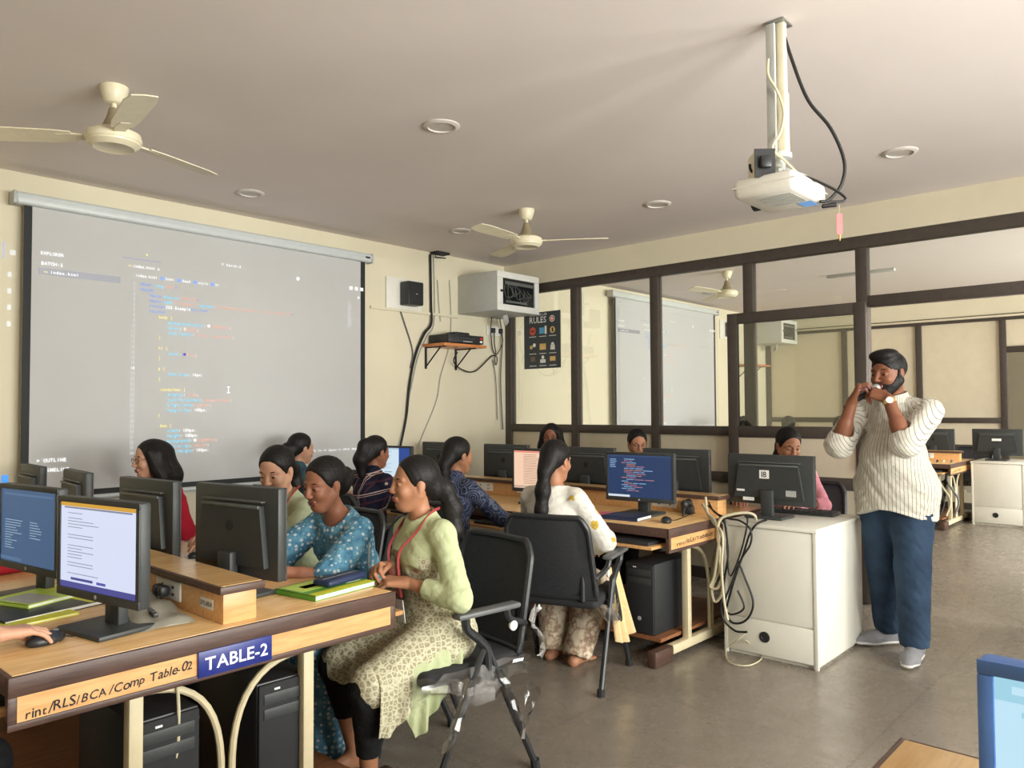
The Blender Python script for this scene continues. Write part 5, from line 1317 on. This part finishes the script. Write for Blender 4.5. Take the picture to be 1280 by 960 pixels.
    f.sub(ell(g(.098, 0, -.0645), V(.012, .022, .0012)*hs, Q), .002)
    co, q = f.mesh(); cen = co[q].mean(1); lc = (cen-H) @ Q/hs
    mi = ((lc[:, 0] > .072) & (np.abs(lc[:, 1]) < .024-.006*np.abs(lc[:, 2]+.065)/.01) & (lc[:, 2] > -.0785) & (lc[:, 2] < -.0545)).astype(np.int32)
    np_mesh('body', co, q, [sk, LIPD if sk in (SK3, SK4) else LIPS], t, mi)
    # ---- eyes and brows
    if eyes:
        for y in (-1, 1):
            b = B(); c = g(.0725, y*.031, -.001); b.sph(tuple(c), .0118*hs, 16, 12)
            fw = Q @ nrm(V(1, -.0*y, -.08))
            for fc in b.bm.faces: fc.material_index = 1 if np.dot(nrm(np.array(fc.calc_center_median())-c), fw) > .82 else 0
            b.build('eye', [EYEW, EYED], t, smooth=180, norm=False)
            b = B(); b.tube([tuple(g(.0865-.010*abs(k-1.0)*.6-.006*(k/3), y*(.014+.012*k), .0215+.004*math.sin(k*1.1))) for k in range(4)], [.0022*hs, .0034*hs, .003*hs, .001*hs], 6); b.build('eyebrow', HAIR, t)
    # ---- clothes
    tp = top
    if tp:
        inf = tp.get('inf', .009); G = []
        G += torso(inf, inf+tp.get('body', .006))
        if male: G.append((ell(W+F*.045*gi, (V(.11, .135, .14)*s*gi)+inf), .05))
        else: G += [(ell(Cc+F*.066*s+Lv*y*.060*s-U*.01, V(.05, .058, .058)*s+inf), .05) for y in (-1, 1)]
        G.append((cone(N-U*.05*s, N+U*.0*s+(HB-N)*.1, .075*s+inf*.5, (.062 if male else .052)*s+inf*.5), .04))
        for i in (1, -1):
            sl = tp.get('sleeve', 1.)
            if isinstance(sl, dict): sl = sl[i]
            ag = (1.2 if male else 1.); e1 = tp.get('loose', .007)
            uend = SH[i]+(EL[i]-SH[i])*min(1, sl)
            G.append((cone(SH[i], uend, .043*s*ag+inf, .034*s*ag+inf+e1), .022))
            if sl > 1: G.append((cone(EL[i], EL[i]+(WR[i]-EL[i])*(sl-1), .034*s*ag+inf+e1, (.034-.010*(sl-1))*s*ag+inf*.8+e1*.6), .012))
        if tp.get('skirt'):
            k0 = tp['skirt']; sp = tp.get('spread', 0)
            for i in (1, -1):
                kn = HP[i]+(KN[i]-HP[i])*k0
                G.append((cone(HP[i], kn, .090*s*legw+.022, .060*s*legw+.026), .07))
            mid = (HP[1]+HP[-1])/2; mk = (KN[1]+KN[-1])/2
            G.append((cone(mid+V(0, 0, .02), mid+(mk-mid)*k0*.97+V(0, 0, .005), .075*s, .055*s, (V(0, 0, 1), 1.35)), .06))
        if tp.get('tail'):                                       # untucked shirt hem of a standing man
            hz = tp['tail']; G.append((cone(P0, V(P0[0], P0[1], hz-.06), .166*s*gi+inf, .178*s*gi+inf, (F, 1.13)), .05))
        for a_, b_, ra, rb in tp.get('more', ()): G.append((cone(V(*a_), V(*b_), ra, rb), .04))
        subs = []
        nk = tp.get('neck', 'round')
        if nk == 'v':
            subs = [(cone(N+U*.05+F*.10, Cc+U*.045*s+F*.16, .062*s, .012), .01), (ell(N+U*.055*s+F*.03, V(.085, .075, .055)*s, np.stack([F, Lv, U], 1)), .01)]
        elif nk == 'round':
            subs = [(ell(N+U*.03*s+F*.075*s, V(.075, .068, .062)*s, np.stack([F, Lv, U], 1)), .01)]
        elif nk == 'wide':
            subs = [(ell(N+U*.04*s+F*.03*s, V(.10, .095, .075)*s, np.stack([F, Lv, U], 1)), .01)]
        cuts = []
        if tp.get('tail'): cuts.append(lambda x, y, z: (tp['tail']+.05*np.cos(np.arctan2(y, x)*2)*.6-z)+0*x)
        for i in (1, -1):                                        # clean cuff: a flat end across the arm
            sl = tp.get('sleeve', 1.); sl = sl[i] if isinstance(sl, dict) else sl
            if sl <= 1: c0 = SH[i]+(EL[i]-SH[i])*sl; dd = nrm(EL[i]-SH[i])
            else: c0 = EL[i]+(WR[i]-EL[i])*(sl-1); dd = nrm(WR[i]-EL[i])
            subs.append((cone(c0+dd*.058, c0+dd*.11, .058, .06), .004))
        grow('kurta' if tp.get('skirt') else ('shirt' if male else 'top'), G, [CL[tp['m']]], t, max(res, .005), subs, (tp.get('rip', .0045), 34, int(loc[0]*100) % 97), cuts)
        for i, drops, u0, u1, mname, a0 in tp.get('drape', ()):           # cloth falling from the top of a thigh over its side
            out = nrm(np.cross(KN[i]-HP[i], V(0, 0, 1)))*(-i); out = out if np.dot(out, Lv*i) > 0 else -out
            def dr(u, v, off=0.):
                a = u0+(u1-u0)*u; c_ = HP[i]+(KN[i]-HP[i])*a; r = .094*s*legw+.026+(.066-.094)*s*legw*a+off
                k = u*(len(drops)-1); j = int(min(len(drops)-2, k)); dp = drops[j]+(drops[j+1]-drops[j])*(k-j)
                tt = v*2
                if tt < 1: an = a0+tt*(1.45-a0); return c_+V(0, 0, 1)*r*math.cos(an)+out*r*math.sin(an)
                q = tt-1; e = c_+V(0, 0, 1)*r*math.cos(1.45)+out*r*math.sin(1.45)
                return e+V(0, 0, -1)*dp*q+out*(.012*math.sin(u*19+1)+.010*math.sin(u*31))*q*(1 if off == 0 else 1)-out*.02*q*q
            b = B(); b.sheet(lambda u, v: tuple(dr(u, v)), 40, 26); b.sheet(lambda u, v: tuple(dr(u, v, -.004)), 40, 26)
            tag(b.build('kurta_panel', CL[mname], t, smooth=80), 'side panel of the kurta hanging over the thigh')
        if tp.get('collar'):
            C0 = N+U*.012; b = B(); pts = []
            for k in range(-7, 8):
                an = k/7*2.75; pts.append(C0+(-F*math.cos(an)*.072+Lv*math.sin(an)*.078)*s+U*(.028-.030*(abs(k)/7)**2)+F*.012)
            def col(u, v):
                k = u*14; i0 = int(min(13, k)); p = pts[i0]+(pts[i0+1]-pts[i0])*(k-i0); rd = nrm(p-C0-U*np.dot(p-C0, U))
                return p+U*(.018-.046*v)+rd*(.001+.018*v)
            b.sheet(lambda u, v: tuple(col(u, v)), 28, 4); b.sheet(lambda u, v: tuple(col(u, v)-nrm(col(u, v)-C0)*.003), 28, 4); b.build('collar', CL[tp['m']], t, smooth=60)
    if bottom:
        Bp = [(cone(P0-Lv*.07*s, P0+Lv*.07*s, (.106 if male else .116)*s*gi, (.106 if male else .116)*s*gi, (F, 1.12)), .03)]; fin = bottom.get('end', .92); inf = bottom.get('inf', .012)
        subs = []
        for i in (1, -1):
            e = KN[i]+(AN[i]-KN[i])*(fin[i] if isinstance(fin, dict) else fin)
            Bp += [(cone(HP[i], KN[i], .086*s*legw+inf, .056*s*legw+inf), .04), (cone(KN[i], e, .056*s*legw+inf, bottom.get('cuff', .040)*s+inf), .03),
                   (cone(KN[i]+(AN[i]-KN[i])*.2-TOE[i]*.02, KN[i]+(AN[i]-KN[i])*.5-TOE[i]*.012, .048*s*legw+inf, .040*s+inf), .03)]
            dd = nrm(AN[i]-KN[i]); subs.append((cone(e+dd*.062, e+dd*.13, .075, .075), .004))
        grow('trousers', Bp, [CL[bottom['m']]], t, max(res, .005), subs, (bottom.get('rip', .004), 30, 5))
    # ---- hair
    E = lambda c, r, k=.02: (ell(g(*c), V(*r)*hs, Q), k)
    K = lambda a, b, ra, rb, k=.02: (cone(g(*a), g(*b), ra*hs, rb*hs), k)
    hh = []; hsb = []
    if hair == 'crop':
        hh = [E((-.016, 0, .038), (.099, .0795, .087)), E((.030, .0, .096), (.058, .062, .030), .02), E((.015, .018, .108), (.058, .046, .024), .02), E((.046, -.018, .098), (.042, .046, .026), .02)]
        hsb = [(ell(g(.115, 0, -.010), V(.073, .10, .080)*hs, Q), .008), (ell(g(.01, 0, -.105), V(.20, .20, .088)*hs, Q), .006)]
        for y in (-1, 1): hsb.append((ell(g(-.012, y*.085, -.012), V(.020, .016, .034)*hs, Q), .004))
    elif hair:
        hh = [E((-.020, 0, .034), (.102, .084, .092))]
        hsb = [(ell(g(.098, 0, -.030), V(.082, .084, .103)*hs, Q), .028), (ell(g(.03, 0, -.13), V(.10, .12, .085)*hs, Q), .01)]
        for y in (-1, 1): hsb.append((ell(g(-.004, y*.084, -.018), V(.024, .016, .034)*hs, Q), .005))
    if hair == 'tail':                                            # low pony tail hanging down the back
        pth = extra or [(-.10, 0, .0), (-.135, 0, -.05), (-.135, .0, -.14), (-.12, .0, -.24), (-.10, 0, -.32)]
        rr = (.026, .034, .040, .034, .014)
        for i in range(len(pth)-1): hh.append(K(pth[i], pth[i+1], rr[min(i, 4)], rr[min(i+1, 4)], .03))
    elif hair == 'bun': hh += [E((-.125, 0, .0), (.045, .05, .048), .015)]
    elif hair == 'high': 
        hh += [E((-.115, 0, .05), (.045, .045, .05), .02), K((-.13, 0, .03), (-.15, 0, -.06), .042, .05, .03), K((-.15, 0, -.06), (-.13, 0, -.17), .05, .03, .03)]
    elif hair == 'long':
        for y in (-1, 1):
            hh += [K((-.02, y*.075, .03), (-.03, y*.088, -.10), .032, .040, .04), K((-.03, y*.088, -.10), (-.055, y*.105, -.24), .040, .030, .04), K((.035, y*.070, .05), (.005, y*.086, -.06), .016, .03, .03)]
        hh += [K((-.09, 0, .02), (-.11, 0, -.12), .06, .075, .05), K((-.11, 0, -.12), (-.10, 0, -.26), .075, .05, .05)]
        hsb = [(ell(g(.097, 0, -.032), V(.080, .072, .108)*hs, Q), .020)]
    elif hair == 'braid':
        for i in range(9): hh.append(E((-.115-.004*i+.01*math.sin(i), .012*(-1)**i, -.035-.040*i), (.036-.0012*i, .034-.001*i, .030), .012))
    if hair:
        hh.append(E((-.09, 0, -.03), (.04, .055, .05), .03) if hair not in ('crop',) else E((-.05, 0, .03), (.06, .07, .07), .02))
        grow('hair', hh, [HAIR], t, max(.004, res*.8), hsb, (.0018, 160, 3))
    if hair == 'crop':
        bb = [E((.022, 0, -.036), (.0665, .0700, .080)), E((.052, 0, -.092), (.031, .034, .027), .02)]+[K((-.005, y*.064, -.040), (.045, y*.022, -.096), .0235, .022, .03) for y in (-1, 1)]+[E((.089, 0, -.049), (.013, .030, .006), .006)]+[K((.012, y*.0755, .012), (.004, y*.070, -.05), .007, .013, .012) for y in (-1, 1)]
        hb_ = [(ell(g(.09, 0, -.065), V(.03, .021, .008)*hs, Q), .004), (ell(g(.085, 0, .004), V(.062, .16, .052)*hs, Q), .012), (ell(g(-.07, 0, -.03), V(.055, .2, .2)*hs, Q), .01)]
        for y in (-1, 1): hb_.append((ell(g(.062, y*.044, -.024), V(.034, .024, .030)*hs, Q), .012))
        o = grow('beard', bb, [HAIR], t, .0035, hb_, (.001, 220, 4))
    if glasses:
        b = B()
        for y in (-1, 1):
            b.tube([tuple(g(.094-.004*abs(math.cos(a)), y*.033+.024*math.cos(a), -.002+.018*math.sin(a))) for a in np.linspace(0, 2*PI, 18)[:-1]], .0016, 6, False, None, True)
            b.tube([tuple(g(.090, y*.057, .004)), tuple(g(.03, y*.078, .006)), tuple(g(-.01, y*.079, .004))], .0015, 5)
        b.tube([tuple(g(.096, -.010, .003)), tuple(g(.099, 0, .006)), tuple(g(.096, .010, .003))], .0015, 5); gl = b.build('spectacles', GLASSF, t)
    if lany:
        b = B()
        for y in (-1, 1):
            pts = [N-F*.075*s+U*.03+Lv*y*.03*s, N+Lv*y*.078*s+U*.026, N+Lv*y*.075*s+F*.085*s-U*.035, Cc+F*.158*s+Lv*y*.04+U*.03, Cc+F*.163*s+Lv*y*.025-U*.08, W+F*.150*s+Lv*y*.006]
            b.tube([tuple(p_) for p_ in spline([tuple(q_) for q_ in pts], 6)], .0065, 6, True, (1, .4))
        lo_ = b.build('lanyard', LANY, t); tag(lo_, 'red lanyard')
        b = B(); c = W+F*.158*s-U*.05; b.prism([(-.027, -.043), (.027, -.043), (.027, .043), (-.027, .043)], .003, frame(tuple(c), tuple(Lv), tuple(U))); b.build('card', M['label_w'], lo_)
    return t, dict(P0=P0, N=N, Cc=Cc, W=W, F=F, U=U, L=Lv, H=H, g=g, EL=EL, WR=WR, KN=KN, AN=AN, HP=HP, SH=SH, TOE=TOE, Q=Q)
def to_local(p, loc, rz):
    dx, dy = p[0]-loc[0], p[1]-loc[1]; c, s_ = math.cos(R(-rz)), math.sin(R(-rz)); return (dx*c-dy*s_, dx*s_+dy*c, p[2])
# ================================================================== the people in the photograph
def L_(loc, rz, p): return to_local(p, loc, rz)
# girl in the pale green kurta at the near corner
lc, rz = (2.07, 2.29), 171
pg, JG = person('person', 'person in a pale green printed kurta and black leggings, sitting at the near table corner', lc, rz, .45, .90, 6, -3, 0, (-14, 0, 0), (0, 0, 0),
  {1: dict(w=L_(lc, rz, (1.90, 2.25, .755)), hint=(-.2, .9, -.6), d=(.75, -.6, .1), n=(.1, -.3, -.9), h=dict(curl=(.7, .8, .5))), -1: dict(w=L_(lc, rz, (1.93, 2.40, .79)), hint=(-.3, -.5, -1), d=(.9, .35, .12), n=(.1, .6, -.7), h=dict(curl=(.8, .9, .6), thumb=(.6, .7)))},
  {1: L_(lc, rz, (1.78, 2.33, .06))+(5,), -1: L_(lc, rz, (1.86, 2.52, .07))+(0,)}, sk=SK1, res=.004,
  top=dict(m='green', sleeve=1.62, skirt=.93, neck='v', rip=.005, drape=((1, (.03, .01, .02, .05, .12, .17, .20, .17), .02, .97, 'green', 0.), (1, (.13, .17, .20, .25, .27, .16), .0, .66, 'palegreen', 1.42))), bottom=dict(m='black', end={1: .72, -1: .55}, inf=.006), hair='tail', lany=True,
  extra=[(-.10, 0, .0), (-.15, -.01, -.03), (-.185, -.01, -.12), (-.19, .0, -.22), (-.165, 0, -.32)])
# girl in blue print leaning on the table
lc, rz = (2.16, 2.84), 178
person('person', 'person in a blue printed kurta leaning over the table edge, looking down at the monitor', lc, rz, .45, .94, 24, 4, 0, (8, 12, 0), (0, 0, 0),
  {1: dict(w=L_(lc, rz, (1.60, 2.72, .79)), hint=(.2, .7, -1), d=(.95, .2, .0), n=(0, 0, -1)), -1: dict(w=L_(lc, rz, (1.62, 2.90, .80)), hint=(.1, -.8, -.8), d=(.95, .1, .0), n=(0, 0, -1))},
  {1: (.28, .14, .06), -1: (.32, -.10, .06)}, sk=SK4, res=.004,
  top=dict(m='blue', sleeve=.98, skirt=.9, neck='wide', loose=.03, rip=.006), bottom=dict(m='bluelow', end=.97, inf=.03, cuff=.07), hair='bun')
# girl in sage behind her
lc, rz = (2.20, 3.40), 182
person('person', 'person in a sage green top looking down, half hidden by the girl in blue', lc, rz, .45, .95, 16, 2, 0, (24, 20, 0), (0, 0, 0),
  {1: dict(w=L_(lc, rz, (1.72, 3.28, .80))), -1: dict(w=L_(lc, rz, (1.75, 3.50, .80)))}, None, sk=SK2, res=.0045,
  top=dict(m='sage', sleeve=1.3, skirt=.9, neck='v'), bottom=dict(m='grey', end=.95), hair='tail', lany=True)
# woman in red by the screen
lc, rz = (2.15, 4.62), 178
person('person', 'person in a red top with long black hair and glasses, sitting before the projection screen', lc, rz, .46, .94, 19, 0, 0, (0, 4, 0), (0, 0, 0),
  {1: dict(w=L_(lc, rz, (1.66, 4.18, .79)), hint=(-.1, 1, -.8), d=(.8, .5, -.1), n=(0, 0, -1)), -1: dict(w=L_(lc, rz, (1.72, 4.7, .79)))}, None, sk=SK2, res=.0045,
  top=dict(m='red', sleeve=1.75, neck='round'), bottom=dict(m='black', end=.95), hair='long', glasses=True)
# second table, near side
lc, rz = (3.10, 4.94), 5
person('person', 'person with dark tied-back hair sitting farthest along, just right of the projection screen edge', lc, rz, .45, .92, 4, 0, 0, (-8, 2, 0), (0, 0, .0), {1: dict(w=(.42, .2, .79)), -1: dict(w=(.42, -.2, .79))}, None, sk=SK2, res=.006,
  top=dict(m='teal', sleeve=1.2), bottom=dict(m='black', end=.95), hair='bun', fineh=False)
lc, rz = (3.20, 4.20), 6
person('person', 'person in a dark plaid shirt with a high hair knot, facing the pale page monitor', lc, rz, .45, .91, 5, 0, 0, (-4, 4, 0), (0, 0, 0),
  {1: dict(w=(.44, .22, .79)), -1: dict(w=(.44, -.18, .79), hint=(-.2, -1, -.6))}, None, sk=SK4, res=.005,
  top=dict(m='plaid', sleeve=1.8, rip=.005), bottom=dict(m='black', end=.95), hair='high')
lc, rz = (3.20, 3.42), 4
person('person', 'person in a navy patterned kurta with long loose hair, sitting between two chairs', lc, rz, .45, .92, 6, 0, 0, (-12, 4, 0), (0, 0, 0),
  {1: dict(w=(.42, .2, .79)), -1: dict(w=(.38, -.14, .72), hint=(-.4, -1, -.5), d=(.9, .1, .1))}, None, sk=SK1, res=.005,
  top=dict(m='navy', sleeve=1.5, skirt=.9, rip=.005), bottom=dict(m='black', end=.95), hair='tail', extra=[(-.09, 0, .01), (-.12, -.01, -.06), (-.125, -.02, -.17), (-.115, -.02, -.28), (-.10, -.02, -.38)])
# girl in white
lc, rz = (3.20, 2.62), 14
pw_, JW = person('person', 'person in a white kurta with yellow flowers and long straight black hair, seen from behind', lc, rz, .45, .92, 3, 0, 0, (-10, 6, 0), (-.015, 0, 0),
  {1: dict(w=(.40, .15, .78)), -1: dict(w=(.25, -.13, .62), hint=(-.5, -1, -.3), d=(.9, .3, 0), n=(0, .3, -1))}, {1: (.26, .12, .06, -12), -1: (.22, -.04, .06, -12)}, sk=SK1, res=.004,
  top=dict(m='white', sleeve=1.55, skirt=.6, neck='wide', loose=.016, rip=.005, drape=((-1, (.06, .10, .12, .10, .12), .0, .66, 'white', 0.),)), bottom=dict(m='salwar', end=.93, inf=.035, cuff=.05), hair='tail', extra=[(-.085, 0, .02), (-.115, 0, -.07), (-.12, 0, -.18), (-.125, 0, -.29), (-.13, 0, -.42)])
# beige dupatta hanging beside her chair
b = B()
def dup_(u, v):
    w = .06+.085*v; x = .12+.09*v+.03*v*v; return (x+w*(u-.5)*1.6, -.292-.02*math.sin(u*14)*(.4+v)-.015*v, .585-.40*v-.03*math.sin(u*3))
b.sheet(dup_, 26, 12); b.sheet(lambda u, v: tuple(np.array(dup_(u, v))+V(0, .006, 0)), 26, 12)
tag(b.build('dupatta', CL['beige'], pw_, smooth=60), 'beige dupatta hanging beside the chair')
# far side of the second table
lc, rz = (5.33, 4.34), 182
person('person', 'person with glasses and a centre parting behind the monitors, under the lab rules poster', lc, rz, .46, .96, 3, 0, 0, (28, 6, 0), (0, 0, 0), None, None, sk=SK3, res=.005, top=dict(m='maroon', sleeve=1.2), bottom=dict(m='black', end=.95), hair='long', glasses=True)
lc, rz = (5.33, 3.46), 184
person('person', 'person with glasses and tied hair behind the code monitor, looking down', lc, rz, .44, .94, 4, 0, 0, (42, 12, 0), (0, 0, 0), None, None, sk=SK1, res=.005, top=dict(m='grey', sleeve=1.2), bottom=dict(m='black', end=.95), hair='bun', glasses=True)
lc, rz = (5.26, 2.20), 186
person('person', 'person in a pink top behind the wide 18 monitor, face hidden below the eyes', lc, rz, .45, .97, 5, 0, 0, (40, 18, 0), (0, 0, 0), {1: dict(w=(.42, .2, .80)), -1: dict(w=(.42, -.2, .80))}, None, sk=SK1, res=.005, top=dict(m='pink', sleeve=1.4), bottom=dict(m='black', end=.95), hair='tail')
# ---- the standing man with the microphone
lc, rz = (4.78, 1.37), 172
fl, fr_ = L_(lc, rz, (4.70, 1.27, .07)), L_(lc, rz, (4.93, 1.47, .07))
MW = {1: (.235, .075, 1.445), -1: (.245, -.125, 1.435)}
pm_, JM = person('person', 'person in a striped shirt and jeans standing beside the white cabinet, speaking into a microphone', lc, rz, 0, 1.045, 2, 0, 0, (-10, 5, 0), (.0, 0, .0),
  {1: dict(w=MW[1], hint=(.35, .30, -1), d=(.10, -.88, .42), n=(-.45, -.35, -.5), h=dict(curl=(.9, 1.0, .6), thumb=(.8, .5))), -1: dict(w=MW[-1], hint=(.10, -.30, -1), d=(.05, .45, .88), n=(-.45, .75, -.1), h=dict(curl=(1.0, 1.1, .7), thumb=(.5, .6)))},
  {1: fl+(12, (1, .1, 0)), -1: fr_+(-32, (1, -.2, 0))}, legw=1.2, girth=1.08, sk=SK3, male=True, res=.0042, stand=.94, barefoot=False,
  top=dict(m='stripes', sleeve=1.10, neck='v', collar=True, loose=.020, inf=.014, body=.02, tail=.80, rip=.007), bottom=dict(m='denim', end=.93, inf=.018, cuff=.058, rip=.004), hair='crop')
for i in (1, -1):                                                  # shoes
    a = JM['AN'][i]; td = JM['TOE'][i]; up = V(0, 0, 1); z0 = 0.
    h0 = V(a[0], a[1], .045)-td*.045; b0 = V(a[0], a[1], .036)+td*.115; t0 = V(a[0], a[1], .030)+td*.185
    sd = np.cross(up, td)
    sh_ = grow('shoe', [(cone(h0, b0, .040, .041, (up, 1.05)), .03), (cone(b0, t0, .041, .030, (up, 1.25)), .03), (cone(h0+up*.03, V(a[0], a[1], .085), .040, .042), .03), (cone(V(a[0], a[1], .075)+td*.02, b0, .036, .034), .03)], [SHOE], pm_, .0045, cuts=[lambda x, y, z: .012-z+0*x+0*y])
    grow('sole', [(cone(h0-up*.020-td*.004, b0-up*.012, .042, .045, (up, 2.2)), .02), (cone(b0-up*.012, t0-up*.006, .045, .034, (up, 2.2)), .02)], [SOLE], sh_, .0045, cuts=[lambda x, y, z: .001-z+0*x+0*y, lambda x, y, z: z-.030-.02*np.clip((x-t0[0])*td[0]+(y-t0[1])*td[1]+.06, 0, .1)])
w_ = JM['WR'][1]; e_ = nrm(JM['EL'][1]-w_); c0 = w_+e_*.015
Mw = Matrix(frame(tuple(c0), tuple(np.cross(e_, V(0, 0, 1))), tuple(np.cross(np.cross(e_, V(0, 0, 1)), e_))))
Mw = Matrix.Translation(Vector(c0)) @ Vector((0, 0, 1)).rotation_difference(Vector(e_)).to_matrix().to_4x4()
b = B(); b.lathe([(.0315, -.012), (.035, -.012), (.035, .012), (.0315, .012), (.0315, -.012)], 28, Mw); wt = b.build('watch', GOLD, pm_)
b = B(); b.lathe([(0, 0), (.018, 0), (.018, .008), (0, .009)], 24, Mw @ Matrix.Rotation(R(-60), 4, 'Z') @ Matrix.Translation((.033, 0, 0)) @ Matrix.Rotation(R(90), 4, 'Y')); b.build('watch_face', M['label_w'], wt)
# microphone, held in both hands
def wpos(p, lc, rz):
    c, s_ = math.cos(R(rz)), math.sin(R(rz)); return Vector((lc[0]+p[0]*c-p[1]*s_, lc[1]+p[0]*s_+p[1]*c, p[2]))
mouth = wpos(JM['g'](.128, .012, -.070), lc, rz); hnd = wpos(JM['g'](.20, -.07, -.135), lc, rz)
ax = (mouth-hnd).normalized()
mic = thing('microphone', 'black microphone with a silver head held to the mouth of the standing man', 'microphone', mouth)
Mm = Vector((0, 0, 1)).rotation_difference(ax).to_matrix().to_4x4()
b = B(); b.lathe([(0, -.20), (.011, -.20), (.013, -.14), (.017, -.04), (.0175, -.03), (0, -.03)], 20, Mm); b.build('microphone_handle', M['black'], mic)
b = B(); b.lathe([(0, -.032), (.0175, -.03), (.024, -.012), (.0245, .0), (.020, .014), (.011, .022), (0, .024)], 24, Mm); b.build('microphone_head', mat('mic_mesh', (190, 190, 188), .35, .7, bump=.4, bs=500), mic)
# ---- hand of the user on the near left mouse
hp0 = on_z(22, 796, ZT+.035)
ad = (pm-hp0); ad.z = 0; ad = np.array(ad.normalized())
wr = np.array((hp0.x, hp0.y, ZT+.052))-ad*.055
lu = (.26, 2.70)
person('person', 'person at the left edge, only a bare hand and forearm on the mouse showing', lu, -4, .45, .96, 16, 0, 0, (0, 6, 0), (0, 0, 0),
  {1: dict(w=to_local((.44, 2.92, .66), lu, -4)), -1: dict(w=to_local(tuple(wr), lu, -4), hint=(-.2, -.5, -1), d=to_local(tuple(ad+V(0, 0, -.04)), (0, 0), -4), n=(0, 0, -1), h=dict(curl=(.30, .36, .30), spread=.17, thumb=(.5, .5)))},
  None, sk=SK2, res=.0035, top=dict(m='grey', sleeve=.85), bottom=dict(m='black', end=.95), hair='tail')
dup(ch, (.22, 2.70, 0), R(-4), 'black mesh chair outside the left edge, under the person using the mouse')
# pencil in the hand of the girl in green
hw = wpos(JG['WR'][-1]+V(.095, .005, .012), (2.07, 2.29), 171)
pe = thing('pencil', 'pencil held upright by the girl in the pale green kurta', 'pencil', hw)
b = B(); b.tube([(0, 0, -.06), (.012, .01, .09)], .004, 8); b.build('pencil_shaft', M['grey'], pe); b = B(); b.tube([(0, 0, -.06), (-.001, -.001, -.075)], [.004, .0008], 8); b.build('pencil_tip', M['ink'], pe)
# people seated in the next room: dark heads above the partition rail, seen through the open glass door
pn, JN = person('person', 'leftmost of three dark-haired people seated in the next room behind the open glass door', (9.60, 4.62), 4, .45, 1.0, 4, sk=SK1, res=.008, top=dict(m='grey', sleeve=1.2), bottom=dict(m='black', end=.95), hair='bun', fineh=False, eyes=False)
dup(ch, (9.62, 4.62, 0), R(4), 'black mesh chair in the next room under the leftmost of the three people')
for y, w in ((4.02, 'middle'), (3.38, 'rightmost')):
    dup(pn, (9.60, y, 0), R(4), w+' of three dark-haired people seated in the next room behind the open glass door')
    dup(ch, (9.62, y, 0), R(4), 'black mesh chair in the next room under the %s of the three people' % w)
